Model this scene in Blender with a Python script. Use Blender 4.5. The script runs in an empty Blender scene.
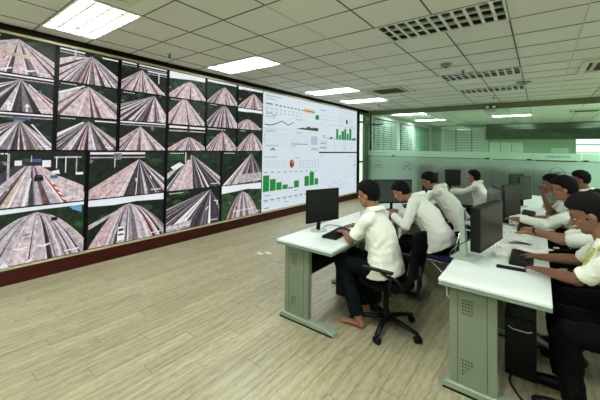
import bpy, bmesh, math, random
from mathutils import Vector, Matrix, noise
random.seed(7)
V = Vector
scn = bpy.context.scene
C = scn.collection
# ---------------------------------------------------------------- camera
F_PX, YAW, PITCH, ROLL, CX, CY = 322.676, 0.6935, 0.0297, 0.0161, 272.05, 138.43
EYE = V((4.7501, 0.0, 1.63))
fw = V((-math.sin(YAW)*math.cos(PITCH), math.cos(YAW)*math.cos(PITCH), math.sin(PITCH)))
rt = fw.cross(V((0, 0, 1))).normalized(); up = rt.cross(fw)
r2 = math.cos(ROLL)*rt + math.sin(ROLL)*up; u2 = -math.sin(ROLL)*rt + math.cos(ROLL)*up
cam = bpy.data.cameras.new('camera'); co = bpy.data.objects.new('camera', cam); C.objects.link(co)
co.matrix_world = Matrix(((r2.x, u2.x, -fw.x, EYE.x), (r2.y, u2.y, -fw.y, EYE.y), (r2.z, u2.z, -fw.z, EYE.z), (0, 0, 0, 1)))
cam.sensor_width = 36; cam.lens = F_PX*36/600
cam.shift_x = (300-CX)/600; cam.shift_y = (CY-200)/600
cam.clip_start = 0.05; cam.clip_end = 200
scn.camera = co
# ---------------------------------------------------------------- world and exposure
wd = bpy.data.worlds.new('world'); scn.world = wd; wd.use_nodes = True
wd.node_tree.nodes['Background'].inputs[0].default_value = (0.55, 0.72, 0.8, 1)
wd.node_tree.nodes['Background'].inputs[1].default_value = .12
vs = scn.view_settings
vs.view_transform = 'Standard'; vs.look = 'None'; vs.gamma = 1; vs.use_curve_mapping = False
vs.exposure = 0.0
LAMP_W = 54.0
# ---------------------------------------------------------------- dimensions
HC = 3.006                      # ceiling
RX, RY0, GY, BY = 8.4, -3.2, 11.15, 20.0   # right wall, wall behind, glass, back-room wall
WY, WH, WB = 5.3825, 2.7024, 0.2009        # video wall: section boundary, height, bottom
WT = WB+WH; TW = WH/6*16/9
# ---------------------------------------------------------------- helpers
def s2l(c): return tuple(((x/255)/12.92 if x/255 <= .04045 else ((x/255+.055)/1.055)**2.4) for x in c)
MATS = {}
def mat(name, rgb, rough=.6, metal=0, spec=.5, bump=0, bscale=40, var=0, vscale=8, emit=0, stretch=None, objvar=0, coord='Object'):
    if name in MATS: return MATS[name]
    m = bpy.data.materials.new(name); m.use_nodes = True; nt = m.node_tree; b = nt.nodes['Principled BSDF']
    col = (*s2l(rgb), 1)
    b.inputs['Base Color'].default_value = col; b.inputs['Roughness'].default_value = rough
    b.inputs['Metallic'].default_value = metal; b.inputs['Specular IOR Level'].default_value = spec
    tc = nt.nodes.new('ShaderNodeTexCoord'); mp = nt.nodes.new('ShaderNodeMapping')
    nt.links.new(tc.outputs[coord], mp.inputs[0])
    if stretch: mp.inputs['Scale'].default_value = stretch
    if var or objvar:
        mix = nt.nodes.new('ShaderNodeHueSaturation'); mix.inputs['Color'].default_value = col
        val = nt.nodes.new('ShaderNodeMath'); val.operation = 'ADD'; val.inputs[0].default_value = 1; val.inputs[1].default_value = 0
        src = None
        if var:
            n = nt.nodes.new('ShaderNodeTexNoise'); n.inputs['Scale'].default_value = vscale; n.inputs['Detail'].default_value = 5
            nt.links.new(mp.outputs[0], n.inputs['Vector'])
            mr = nt.nodes.new('ShaderNodeMapRange'); mr.inputs[1].default_value = .3; mr.inputs[2].default_value = .7
            mr.inputs[3].default_value = -var; mr.inputs[4].default_value = var
            nt.links.new(n.outputs[0], mr.inputs[0]); src = mr.outputs[0]
            nt.links.new(src, val.inputs[1])
        last = val
        if objvar:
            oi = nt.nodes.new('ShaderNodeObjectInfo'); m2 = nt.nodes.new('ShaderNodeMapRange')
            m2.inputs[3].default_value = -objvar; m2.inputs[4].default_value = objvar
            nt.links.new(oi.outputs['Random'], m2.inputs[0])
            ad = nt.nodes.new('ShaderNodeMath'); ad.operation = 'ADD'
            nt.links.new(val.outputs[0], ad.inputs[0]); nt.links.new(m2.outputs[0], ad.inputs[1]); last = ad
        nt.links.new(last.outputs[0], mix.inputs['Value']); nt.links.new(mix.outputs[0], b.inputs['Base Color'])
        if emit: nt.links.new(mix.outputs[0], b.inputs['Emission Color'])
    if emit:
        b.inputs['Emission Strength'].default_value = emit
        if not (var or objvar): b.inputs['Emission Color'].default_value = col
        else: pass
        b.inputs['Specular IOR Level'].default_value = .1
    if bump:
        n = nt.nodes.new('ShaderNodeTexNoise'); n.inputs['Scale'].default_value = bscale; n.inputs['Detail'].default_value = 4
        nt.links.new(mp.outputs[0], n.inputs['Vector'])
        bp = nt.nodes.new('ShaderNodeBump'); bp.inputs['Strength'].default_value = bump; bp.inputs['Distance'].default_value = .01
        nt.links.new(n.outputs[0], bp.inputs['Height']); nt.links.new(bp.outputs[0], b.inputs['Normal'])
    MATS[name] = m; return m
def screen_mat(name, rgb, var=0, vscale=30, st=1.0, stretch=None):
    """self-lit picture colour: black diffuse + emission varied by noise (pixel grain of the image)"""
    if name in MATS: return MATS[name]
    m = bpy.data.materials.new(name); m.use_nodes = True; nt = m.node_tree; b = nt.nodes['Principled BSDF']
    b.inputs['Base Color'].default_value = (.01, .01, .01, 1); b.inputs['Roughness'].default_value = .5; b.inputs['Specular IOR Level'].default_value = .12
    b.inputs['Emission Strength'].default_value = st; col = (*s2l(rgb), 1)
    b.inputs['Emission Color'].default_value = col
    if var:
        tc = nt.nodes.new('ShaderNodeTexCoord'); mp = nt.nodes.new('ShaderNodeMapping')
        if stretch: mp.inputs['Scale'].default_value = stretch
        n = nt.nodes.new('ShaderNodeTexNoise'); n.inputs['Scale'].default_value = vscale; n.inputs['Detail'].default_value = 6; n.inputs['Roughness'].default_value = .7
        mr = nt.nodes.new('ShaderNodeMapRange'); mr.inputs[1].default_value = .32; mr.inputs[2].default_value = .68
        mr.inputs[3].default_value = 1-var; mr.inputs[4].default_value = 1+var
        hs = nt.nodes.new('ShaderNodeHueSaturation'); hs.inputs['Color'].default_value = col
        nt.links.new(tc.outputs['Object'], mp.inputs[0]); nt.links.new(mp.outputs[0], n.inputs['Vector']); nt.links.new(n.outputs[0], mr.inputs[0])
        nt.links.new(mr.outputs[0], hs.inputs['Value']); nt.links.new(hs.outputs[0], b.inputs['Emission Color'])
    MATS[name] = m; return m

def thing(name, label=None, cat=None, loc=(0, 0, 0), rotz=0, group=None, kind=None):
    o = bpy.data.objects.new(name, None); C.objects.link(o); o.location = loc; o.rotation_euler = (0, 0, rotz)
    o.empty_display_size = .1
    if label: o['label'] = label
    if cat: o['category'] = cat
    if group: o['group'] = group
    if kind: o['kind'] = kind
    return o
def tag(o, label=None, cat=None, group=None, kind=None):
    for k, v in (('label', label), ('category', cat), ('group', group), ('kind', kind)):
        if v: o[k] = v
    return o
def origin_of(o):
    p = V((0, 0, 0))
    while o: p += o.location; o = o.parent
    return p
def obj(name, bm, m, parent=None, world=False, smooth=False, center=False, label=None, bevel=0):
    if bevel:
        bmesh.ops.bevel(bm, geom=[e for e in bm.edges if e.calc_face_angle(0) > .6], offset=bevel, segments=1, affect='EDGES')
    me = bpy.data.meshes.new(name)
    off = V((0, 0, 0))
    if world and parent: off = origin_of(parent)
    loc = V((0, 0, 0))
    if center:
        lo = V([min(v.co[i] for v in bm.verts) for i in range(3)]); hi = V([max(v.co[i] for v in bm.verts) for i in range(3)])
        loc = V(((lo.x+hi.x)/2, (lo.y+hi.y)/2, lo.z))
    bmesh.ops.translate(bm, verts=bm.verts, vec=-(loc if center else off))
    if center: loc = loc-off
    bm.normal_update()
    bm.to_mesh(me); bm.free()
    for mm in (m if isinstance(m, (list, tuple)) else [m]): me.materials.append(mm)
    if smooth:
        for p in me.polygons: p.use_smooth = True
    o = bpy.data.objects.new(name, me); C.objects.link(o); o.location = loc
    if parent: o.parent = parent
    if label: o['label'] = label
    return o
def inst(name, me, parent, loc, rotz=0):
    o = bpy.data.objects.new(name, me); C.objects.link(o); o.location = loc; o.rotation_euler = (0, 0, rotz); o.parent = parent; return o
def copy_tree(o, parent=None):
    c = o.copy(); C.objects.link(c); c.parent = parent
    for ch in list(o.children): copy_tree(ch, c)
    return c
def N(): return bmesh.new()
def box(bm, lo, hi, mi=0, M=None):
    lo = V(lo); hi = V(hi); vs_ = []
    for z in (lo.z, hi.z):
        for x, y in ((lo.x, lo.y), (hi.x, lo.y), (hi.x, hi.y), (lo.x, hi.y)):
            p = V((x, y, z)); vs_.append(bm.verts.new(M @ p if M else p))
    for f in ((3, 2, 1, 0), (4, 5, 6, 7), (0, 1, 5, 4), (1, 2, 6, 5), (2, 3, 7, 6), (3, 0, 4, 7)):
        bm.faces.new([vs_[i] for i in f]).material_index = mi
    return bm
def bx(lo, hi, mi=0): return box(N(), lo, hi, mi)
def basis(d, hint=V((0, 0, 1))):
    d = d.normalized(); h = hint if abs(d.dot(hint)) < .95 else V((0, 1, 0))
    a = d.cross(h).normalized(); return a, d.cross(a).normalized() * -1
def ringloft(bm, rings, n=12, cap=True, mi=0):
    """rings: (center, axisA, axisB, ra, rb)"""
    R = []
    for c, a, b, ra, rb in rings:
        R.append([bm.verts.new(c + a*ra*math.cos(2*math.pi*k/n) + b*rb*math.sin(2*math.pi*k/n)) for k in range(n)])
    for i in range(len(R)-1):
        for k in range(n):
            bm.faces.new((R[i][k], R[i][(k+1) % n], R[i+1][(k+1) % n], R[i+1][k])).material_index = mi
    if cap:
        bm.faces.new(list(reversed(R[0]))).material_index = mi; bm.faces.new(R[-1]).material_index = mi
def cone(bm, a, b, ra, rb, n=12, mi=0):
    a = V(a); b = V(b); x, y = basis(b-a)
    ringloft(bm, [(a, x, y, ra, ra), (b, x, y, rb, rb)], n, True, mi)
def tube(bm, pts, r, n=8, mi=0):
    pts = [V(p) for p in pts]; R = []
    px_ = None
    for i, p in enumerate(pts):
        d = (pts[min(i+1, len(pts)-1)]-pts[max(i-1, 0)])
        x, y = basis(d)
        if px_ is not None and x.dot(px_) < 0: x, y = -x, -y
        px_ = x
        rr = r[i] if isinstance(r, (list, tuple)) else r
        R.append((p, x, y, rr, rr))
    ringloft(bm, R, n, True, mi)
def ell(bm, c, rad, M=None, seg=14, rng=10, mi=0):
    c = V(c); r = V(rad) if not isinstance(rad, (int, float)) else V((rad,)*3); rows = []
    def P(p):
        q = V((p.x*r.x, p.y*r.y, p.z*r.z)); return c + (M @ q if M else q)
    top = bm.verts.new(P(V((0, 0, 1)))); bot = bm.verts.new(P(V((0, 0, -1))))
    for i in range(1, rng):
        t = math.pi*i/rng
        rows.append([bm.verts.new(P(V((math.sin(t)*math.cos(2*math.pi*k/seg), math.sin(t)*math.sin(2*math.pi*k/seg), math.cos(t))))) for k in range(seg)])
    for k in range(seg):
        bm.faces.new((top, rows[0][k], rows[0][(k+1) % seg])).material_index = mi
        bm.faces.new((bot, rows[-1][(k+1) % seg], rows[-1][k])).material_index = mi
        for i in range(len(rows)-1):
            bm.faces.new((rows[i][k], rows[i+1][k], rows[i+1][(k+1) % seg], rows[i][(k+1) % seg])).material_index = mi
def cap(bm, a, b, ra, rb, n=12):
    cone(bm, a, b, ra, rb, n); ell(bm, a, ra, seg=n, rng=8); ell(bm, b, rb, seg=n, rng=8)
def prism(bm, pts, vec, mi=0):
    a = [bm.verts.new(V(p)) for p in pts]; b = [bm.verts.new(V(p)+V(vec)) for p in pts]; n = len(pts)
    bm.faces.new(list(reversed(a))).material_index = mi; bm.faces.new(b).material_index = mi
    for i in range(n): bm.faces.new((a[i], a[(i+1) % n], b[(i+1) % n], b[i])).material_index = mi
    bmesh.ops.recalc_face_normals(bm, faces=bm.faces)
def fused(bm, voxel, smooth=2, wrinkle=0, wscale=6, seed=0):
    """voxel-fuse overlapping closed pieces into one continuous surface, return new bmesh"""
    me = bpy.data.meshes.new('tmp'); bm.to_mesh(me); bm.free()
    o = bpy.data.objects.new('tmp', me); C.objects.link(o)
    m = o.modifiers.new('r', 'REMESH'); m.mode = 'VOXEL'; m.voxel_size = voxel; m.use_smooth_shade = True
    if smooth:
        s = o.modifiers.new('s', 'SMOOTH'); s.factor = .5; s.iterations = smooth
    dg = bpy.context.evaluated_depsgraph_get(); ev = o.evaluated_get(dg)
    out = bmesh.new(); out.from_mesh(ev.to_mesh()); ev.to_mesh_clear()
    bpy.data.objects.remove(o); bpy.data.meshes.remove(me)
    if wrinkle:
        out.normal_update()
        sv = V((seed*3.1, seed*1.7, 0))
        for v in out.verts:
            q = v.co*wscale + sv
            w = noise.noise(V((q.x*.7+q.z*.5, q.y*.7, q.z*1.3)))
            w2 = 1-abs(noise.noise(V((q.x*1.4+q.z, q.y*1.4-q.z*.6, q.z*1.1-q.x)))*2)
            v.co += v.normal*(wrinkle*(w*.8+w2*.7-.5))
    return out
# ---------------------------------------------------------------- materials
M_CEIL = mat('ceiling_tile', (228, 230, 222), .9, bump=.25, bscale=140, var=.02, vscale=30, objvar=.02)
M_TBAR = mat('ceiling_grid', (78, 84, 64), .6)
M_WALLW = mat('painted_wall', (205, 214, 190), .8, var=.02)
M_WALLG = mat('green_wall', (150, 178, 152), .75, var=.03, vscale=2)
M_CREAM = mat('cream_trim', (196, 190, 150), .5)
M_DWOOD = mat('dark_stained_wood', (58, 18, 15), .45, spec=.15, var=.35, vscale=6, stretch=(2, .6, 14))
M_DFRAME = mat('dark_fascia', (22, 11, 9), .6, spec=.1, var=.2, vscale=8, stretch=(1, .5, 6))
M_BLACK = mat('black_plastic', (8, 9, 9), .5, spec=.25)
M_BLACKG = mat('black_gloss', (16, 21, 18), .35, spec=.35)
M_BEZEL = mat('video_bezel', (7, 8, 8), .6, spec=.12)
M_GREY = mat('grey_plastic', (74, 82, 76), .5)
M_SILVER = mat('silver_plastic', (176, 190, 178), .35, metal=.25)
M_CHROME = mat('chrome_tube', (190, 195, 192), .2, metal=1)
M_DESK = mat('white_laminate', (222, 231, 228), .35, var=.015)
M_DESKE = mat('desk_edge_band', (120, 134, 122), .5)
M_LEGP = mat('desk_leg_steel', (112, 122, 102), .45, var=.02)
M_LEGD = mat('desk_leg_groove', (66, 78, 60), .6)
M_FOOT = mat('desk_foot_steel', (128, 142, 124), .35)
M_FAB = mat('black_mesh_fabric', (7, 8, 8), .95, spec=.1, bump=.3, bscale=300)
M_BLUE = mat('blue_seat_fabric', (26, 26, 72), .85, bump=.2, bscale=200)
M_SKIN = mat('skin_tan', (142, 98, 74), .5, var=.05, vscale=10, bump=.05, bscale=120)
M_SKIN2 = mat('skin_brown', (118, 80, 60), .5, var=.05, vscale=10, bump=.05, bscale=120)
M_SHIRT = mat('white_shirt_cloth', (230, 234, 224), .85, bump=.6, bscale=16, var=.015, stretch=(1, 1, 1.8))
M_SHIRTC = mat('shirt_trim_cloth', (110, 116, 92), .85)
M_TROU = mat('black_trouser_cloth', (8, 9, 10), .95, spec=.08, bump=.2, bscale=50)
M_TROUG = mat('dark_green_trouser_cloth', (12, 22, 21), .95, spec=.08, bump=.2, bscale=50)
M_HAIR = mat('black_hair', (7, 6, 6), .7, spec=.15, bump=.4, bscale=160, stretch=(1, 1, .3))
M_EYE = mat('eye_white', (215, 210, 200), .3)
M_LIP = mat('lip_skin', (130, 72, 58), .5)
M_YEL = mat('yellow_lanyard', (206, 200, 50), .6)
M_PAPER = mat('white_paper', (232, 236, 226), .8, var=.02)
M_PRINT = mat('printed_text_grey', (130, 140, 132), .8)
M_LOUV = mat('louvre_white_metal', (232, 236, 226), .3, metal=.1)
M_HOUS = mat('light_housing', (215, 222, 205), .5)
M_HOUSD = mat('light_housing_painted_shade', (44, 54, 42), .5)  # dark copy of the housing: shade of unlit lights put into the colour
M_ACW = mat('cassette_white', (214, 218, 196), .5)
M_ACD = mat('cassette_grille', (92, 92, 62), .7)
M_GREEN = mat('green_frame_metal', (66, 96, 74), .4)
M_BLIND = mat('blind_slat', (214, 226, 222), .5)
M_PRINTG = mat('glass_print_dark_green', (52, 78, 66), .6)
M_SHOE = mat('black_shoe_leather', (7, 7, 7), .5, spec=.2)

def wood_mat():
    m = bpy.data.materials.new('ash_laminate_floor'); m.use_nodes = True; nt = m.node_tree; L = nt.links.new; b = nt.nodes['Principled BSDF']
    g = nt.nodes.new('ShaderNodeNewGeometry'); oi = nt.nodes.new('ShaderNodeObjectInfo')
    mp = nt.nodes.new('ShaderNodeMapping'); mp.inputs['Scale'].default_value = (1, .17, 1)
    cb = nt.nodes.new('ShaderNodeCombineXYZ'); mul = nt.nodes.new('ShaderNodeMath'); mul.operation = 'MULTIPLY'; mul.inputs[1].default_value = 37
    L(oi.outputs['Random'], mul.inputs[0]); L(mul.outputs[0], cb.inputs[0]); L(mul.outputs[0], cb.inputs[1])
    va = nt.nodes.new('ShaderNodeVectorMath'); L(g.outputs['Position'], mp.inputs[0]); L(mp.outputs[0], va.inputs[0]); L(cb.outputs[0], va.inputs[1])
    n1 = nt.nodes.new('ShaderNodeTexNoise'); n1.inputs['Scale'].default_value = 52; n1.inputs['Detail'].default_value = 5; n1.inputs['Roughness'].default_value = .62; n1.inputs['Distortion'].default_value = .8
    n2 = nt.nodes.new('ShaderNodeTexNoise'); n2.inputs['Scale'].default_value = 3.5; n2.inputs['Detail'].default_value = 3
    L(va.outputs[0], n1.inputs['Vector']); L(va.outputs[0], n2.inputs['Vector'])
    wv = nt.nodes.new('ShaderNodeTexWave'); wv.inputs['Scale'].default_value = 5; wv.inputs['Distortion'].default_value = 9; wv.inputs['Detail'].default_value = 2; wv.inputs['Detail Scale'].default_value = .8
    L(va.outputs[0], wv.inputs['Vector'])
    cr = nt.nodes.new('ShaderNodeValToRGB'); e = cr.color_ramp.elements
    e[0].position = .22; e[0].color = (*s2l((112, 105, 82)), 1); e[1].position = .8; e[1].color = (*s2l((170, 164, 138)), 1)
    x = e.new(.48); x.color = (*s2l((149, 142, 114)), 1)
    ad = nt.nodes.new('ShaderNodeMath'); ad.operation = 'MULTIPLY_ADD'; ad.inputs[1].default_value = .16
    L(wv.outputs['Fac'], ad.inputs[0]); L(n1.outputs[0], ad.inputs[2])
    ad2 = nt.nodes.new('ShaderNodeMath'); ad2.operation = 'MULTIPLY_ADD'; ad2.inputs[1].default_value = .35
    L(n2.outputs[0], ad2.inputs[0]); L(ad.outputs[0], ad2.inputs[2])
    sb = nt.nodes.new('ShaderNodeMath'); sb.operation = 'SUBTRACT'; sb.inputs[1].default_value = .245; L(ad2.outputs[0], sb.inputs[0]); L(sb.outputs[0], cr.inputs[0])
    hs = nt.nodes.new('ShaderNodeHueSaturation'); mr = nt.nodes.new('ShaderNodeMapRange'); mr.inputs[3].default_value = .9; mr.inputs[4].default_value = 1.08
    L(oi.outputs['Random'], mr.inputs[0]); L(mr.outputs[0], hs.inputs['Value']); L(cr.outputs[0], hs.inputs['Color']); L(hs.outputs[0], b.inputs['Base Color'])
    b.inputs['Roughness'].default_value = .36; b.inputs['Specular IOR Level'].default_value = .45
    bp = nt.nodes.new('ShaderNodeBump'); bp.inputs['Strength'].default_value = .12; bp.inputs['Distance'].default_value = .003; L(n1.outputs[0], bp.inputs['Height']); L(bp.outputs[0], b.inputs['Normal'])
    return m
M_WOOD = wood_mat()
M_GAP = mat('floor_underlay', (92, 88, 62), .9)

def glass_mat(name, tint, refl=.08):
    m = bpy.data.materials.new(name); m.use_nodes = True; nt = m.node_tree; nt.nodes.clear(); L = nt.links.new
    out = nt.nodes.new('ShaderNodeOutputMaterial'); t = nt.nodes.new('ShaderNodeBsdfTransparent'); g = nt.nodes.new('ShaderNodeBsdfGlossy')
    t.inputs[0].default_value = (*tint, 1); g.inputs['Roughness'].default_value = .03; g.inputs[0].default_value = (.75, 1, .85, 1)
    lw = nt.nodes.new('ShaderNodeLayerWeight'); lw.inputs[0].default_value = .25
    mx = nt.nodes.new('ShaderNodeMixShader'); mr = nt.nodes.new('ShaderNodeMapRange'); mr.inputs[3].default_value = refl; mr.inputs[4].default_value = .6
    L(lw.outputs['Fresnel'], mr.inputs[0]); L(mr.outputs[0], mx.inputs[0]); L(t.outputs[0], mx.inputs[1]); L(g.outputs[0], mx.inputs[2]); L(mx.outputs[0], out.inputs[0])
    return m
def frost_mat(name, rgb, trans=.15, transl=.45):
    m = bpy.data.materials.new(name); m.use_nodes = True; nt = m.node_tree; nt.nodes.clear(); L = nt.links.new
    out = nt.nodes.new('ShaderNodeOutputMaterial'); c = (*s2l(rgb), 1)
    d = nt.nodes.new('ShaderNodeBsdfDiffuse'); d.inputs[0].default_value = c
    tl = nt.nodes.new('ShaderNodeBsdfTranslucent'); tl.inputs[0].default_value = c
    tr = nt.nodes.new('ShaderNodeBsdfTransparent'); tr.inputs[0].default_value = (.66, .84, .76, 1)
    gl = nt.nodes.new('ShaderNodeBsdfGlossy'); gl.inputs['Roughness'].default_value = .12
    m1 = nt.nodes.new('ShaderNodeMixShader'); m1.inputs[0].default_value = transl; L(d.outputs[0], m1.inputs[1]); L(tl.outputs[0], m1.inputs[2])
    m2 = nt.nodes.new('ShaderNodeMixShader'); m2.inputs[0].default_value = trans; L(m1.outputs[0], m2.inputs[1]); L(tr.outputs[0], m2.inputs[2])
    m3 = nt.nodes.new('ShaderNodeMixShader'); m3.inputs[0].default_value = .08; L(m2.outputs[0], m3.inputs[1]); L(gl.outputs[0], m3.inputs[2])
    L(m3.outputs[0], out.inputs[0]); return m
M_GLASS = glass_mat('green_tinted_glass', (.83, .91, .87), .05)
M_FROST = frost_mat('frosted_green_film', (208, 220, 213), .2, .82)
M_FROST2 = frost_mat('light_frosted_film', (222, 242, 230), .08, .7)
M_CUP = glass_mat('clear_cup_glass', (.88, .95, .9), .08)

# ================================================================ FLOOR
fl = thing('floor', 'pale greenish ash laminate floor of long narrow boards', None, kind='structure')
obj('underlay', bx((0, RY0, -.06), (RX, BY, -.012)), M_GAP, fl)
PWD, PLN = .13, 1.22
protos = [obj('plank', bx((.0009, .0012, -.012), (PWD-.0009, PLN-.0012, 0)), M_WOOD)]
pm = protos[0].data; first = True
def vary(k): return (random.random()-.5)*.0006
rest = N(); cnt = 0
nx = int(RX/PWD)+1
for i in range(nx):
    x = i*PWD; off = (i*0.47) % PLN; y = RY0-off
    while y < GY:
        y0 = max(y, RY0); y1 = min(y+PLN, GY)
        full = (y >= RY0 and y+PLN <= GY and x+PWD <= RX)
        if full and x < 4.7 and y+PLN > .6 and y < 6.4:
            cnt += 1
            if first: o = protos[0]; o.parent = fl; o.location = (x, y, vary(0)); first = False
            else: inst('plank', pm, fl, (x, y, vary(0)))
        elif y1-y0 > .02:
            box(rest, (x+.0009, y0+.0012, -.012), (min(x+PWD-.0009, RX), y1-.0012, vary(0)))
        y += PLN
tag(obj('plank_field', rest, M_WOOD, fl), kind='stuff')
obj('far_room_floor', bx((0, GY, -.012), (RX, BY, 0)), mat('far_room_carpet', (120, 128, 108), .7), fl)

# ================================================================ CEILING
ce = thing('ceiling', 'suspended ceiling of square grey-green acoustic tiles', None, (0, 0, HC), kind='structure')
GX0, GY0 = 2.7132-.6*4, 1.1133       # grid nodes x=GX0+.6i, y=GY0+.6j
lights = []   # (i,j,lit)
def cellx(i): return GX0+.6*i
def celly(j): return GY0+.6*j
LEFT = [(0, 0), (0, 4), (0, 9), (0, 12)]
MID = [(5, 4), (5, 9), (5, 12)]
RIGHT = [(10, 0), (10, 4), (10, 9), (10, 12)]
REAR = [(0, -4), (5, -4), (5, 0), (10, -4)]
FARL = [(0, 19), (0, 24), (5, 18), (5, 23), (10, 18), (10, 23)]
lit = {}
for c in LEFT: lit[c] = 2
for c in MID: lit[c] = 0
for c in RIGHT: lit[c] = 1
for c in REAR: lit[c] = 1
for c in FARL: lit[c] = 1
lit[(5, 18)] = 0
lit[(5, 0)] = 1
holes = set()
for (i, j) in lit: holes.add((i, j)); holes.add((i+1, j))
imin, imax, jmin, jmax = 0, 13, -7, 16
me = None; tiles_far = N()
for i in range(imin-1, imax+1):
    for j in range(jmin-1, 32):
        x0, x1 = max(cellx(i), 0), min(cellx(i+1), RX); y0, y1 = max(celly(j), RY0), min(celly(j+1), BY)
        if y0 < GY < y1: y1 = GY
        if x1-x0 < .03 or y1-y0 < .03 or (i, j) in holes: continue
        full = (x1-x0 > .599 and y1-y0 > .599)
        if full and j < 17 and j >= 0 and i < 9:
            if me is None:
                o = obj('ceiling_tile', bx((.006, .006, .004), (.594, .594, .02)), M_CEIL, ce); me = o.data; o.location = (x0, y0, 0)
            else: inst('ceiling_tile', me, ce, (x0, y0, (random.random()-.5)*.002))
        else: box(tiles_far, (x0+.006, y0+.006, .004), (x1-.006, y1-.006, .02))
tag(obj('edge_tiles', tiles_far, M_CEIL, ce), kind='stuff')
def outside_holes(a0, a1, fixed, horizontal):   # split a grid bar where a light fixture's middle would be crossed
    return [(a0, a1)]
gb = N(); gbw = N()
for i in range(0, 15):
    x = cellx(i)
    if x < RX:
        segs = []; y = RY0
        for j in range(-8, 33):
            a, b_ = max(celly(j), RY0), min(celly(j+1), BY)
            if b_ > a and not ((i-1, j) in holes and (i, j) in holes and (i-1, j) in lit): segs.append((a, b_))
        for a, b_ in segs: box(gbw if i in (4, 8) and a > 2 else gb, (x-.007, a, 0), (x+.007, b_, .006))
for j in range(-8, 33):
    y = celly(j)
    if RY0 < y < BY: box(gb, (0, y-.007, .0005), (RX, y+.007, .0055))
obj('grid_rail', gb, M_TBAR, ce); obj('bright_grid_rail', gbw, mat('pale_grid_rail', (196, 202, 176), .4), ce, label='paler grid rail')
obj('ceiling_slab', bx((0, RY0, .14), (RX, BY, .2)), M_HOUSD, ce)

# ---- light fixtures
def light_label(c):
    return {(0, 0): 'lit louvred ceiling light nearest the camera, above left end of video wall',
            (0, 4): 'second lit louvred ceiling light along the video wall',
            (0, 9): 'third louvred ceiling light along the video wall, before the far cassette unit',
            (0, 12): 'fourth and farthest louvred ceiling light along the video wall',
            (5, 4): 'large louvred ceiling light, unlit, at the top centre of the picture',
            (5, 9): 'middle unlit louvred ceiling light behind the smoke detector',
            (5, 12): 'farthest unlit louvred ceiling light before the glass partition',
            (10, 0): 'louvred ceiling light at the right, above the camera',
            (10, 4): 'louvred ceiling light over the right of the first right-hand desk',
            (10, 9): 'louvred ceiling light right of the cassette air conditioner',
            (10, 12): 'louvred ceiling light at the right before the glass partition',
            (0, -4): 'louvred ceiling light behind the camera at the left',
            (5, -4): 'louvred ceiling light behind the camera at the centre',
            (5, 0): 'louvred ceiling light straight above the camera',
            (10, -4): 'louvred ceiling light behind the camera at the right',
            (0, 19): 'nearest left ceiling light beyond the glass partition',
            (0, 24): 'farthest left ceiling light beyond the glass partition',
            (5, 18): 'unlit louvred ceiling light just beyond the glass, right of the twin emergency lamp',
            (5, 23): 'far central ceiling light beyond the glass partition',
            (10, 18): 'right-hand ceiling light just beyond the glass partition',
            (10, 23): 'farthest right-hand ceiling light beyond the glass'}[c]
def make_light(on):
    t = thing('ceiling_light')
    f = N(); L_, W_ = 1.2, .6
    for lo, hi in (((0, 0), (L_, .022)), ((0, W_-.022), (L_, W_)), ((0, .022), (.022, W_-.022)), ((L_-.022, .022), (L_, W_-.022))):
        box(f, (*lo, -.006), (*hi, .012))
    obj('frame', f, M_LOUV, t)
    h = N()
    box(h, (.01, .01, .085), (L_-.01, W_-.01, .1)); box(h, (.01, .01, .012), (.02, W_-.01, .085)); box(h, (L_-.02, .01, .012), (L_-.01, W_-.01, .085))
    box(h, (.02, .01, .012), (L_-.02, .02, .085)); box(h, (.02, W_-.02, .012), (L_-.02, W_-.01, .085))
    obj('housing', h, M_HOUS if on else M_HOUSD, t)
    nl = 3 if not on else 4
    b = N(); prism(b, [(.022, -.011, 0), (.022, .011, 0), (.022, .009, .005), (.022, -.009, .005)], (L_-.044, 0, 0)); a = obj('louvre_blade', b, M_LOUV, t); a.location = (0, W_/nl, 0)
    for k in range(2, nl): inst('louvre_blade', a.data, t, (0, W_*k/nl, 0))
    nc = 11 if not on else 9
    b = N(); prism(b, [(-.016, .022, .0005), (.016, .022, .0005), (.014, .022, .0045), (-.014, .022, .0045)], (0, W_-.044, 0)); c = obj('cross_blade', b, M_LOUV, t); c.location = (L_/nc, 0, 0)
    for k in range(2, nc): inst('cross_blade', c.data, t, (L_*k/nc, 0, 0))
    tb = N()
    for k in range(nl):
        cone(tb, (.04, W_*(k+.5)/nl, .058), (L_-.04, W_*(k+.5)/nl, .058), .013, .013, 8)
    if on != 2: obj('fluorescent_tube', tb, mat('tube_unlit', (205, 212, 200), .3) if not on else mat('tube_lit', (255, 255, 255), .3, emit=6), t, smooth=True)
    if on:
        for k in range(4 if on == 2 else 1):      # four tubes in the lights along the video wall
            ld = bpy.data.lights.new('lamp', 'AREA'); ld.shape = 'RECTANGLE'; ld.size = 1.12; ld.size_y = .07 if on == 2 else .52; ld.energy = LAMP_W/(4 if on == 2 else 1); ld.color = (.96, 1.0, .99)
            lo = bpy.data.objects.new('lamp_light', ld); C.objects.link(lo); lo.location = (.6, W_*(k+.5)/4 if on == 2 else .3, .075 if on != 2 else .04); lo.parent = t
    return t
protoL = {}
for c, on in lit.items():
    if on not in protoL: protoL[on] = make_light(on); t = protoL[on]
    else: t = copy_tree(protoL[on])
    if c in ((5, 0), (10, 0), (5, -4)):
        for ch in t.children:
            if ch.type == 'LIGHT': ch.data = ch.data.copy(); ch.data.energy = LAMP_W*1.55
    if c[1] > 17:
        for ch in t.children:
            if ch.type == 'LIGHT': ch.data = ch.data.copy(); ch.data.energy = {(0, 19): 90, (0, 24): 210, (5, 23): 150, (10, 18): 800, (10, 23): 300}.get(c, 150)
    t.location = (cellx(c[0]), celly(c[1]), HC); t['label'] = light_label(c); t['category'] = 'ceiling light'; t['group'] = 'louvred ceiling lights'

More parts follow.
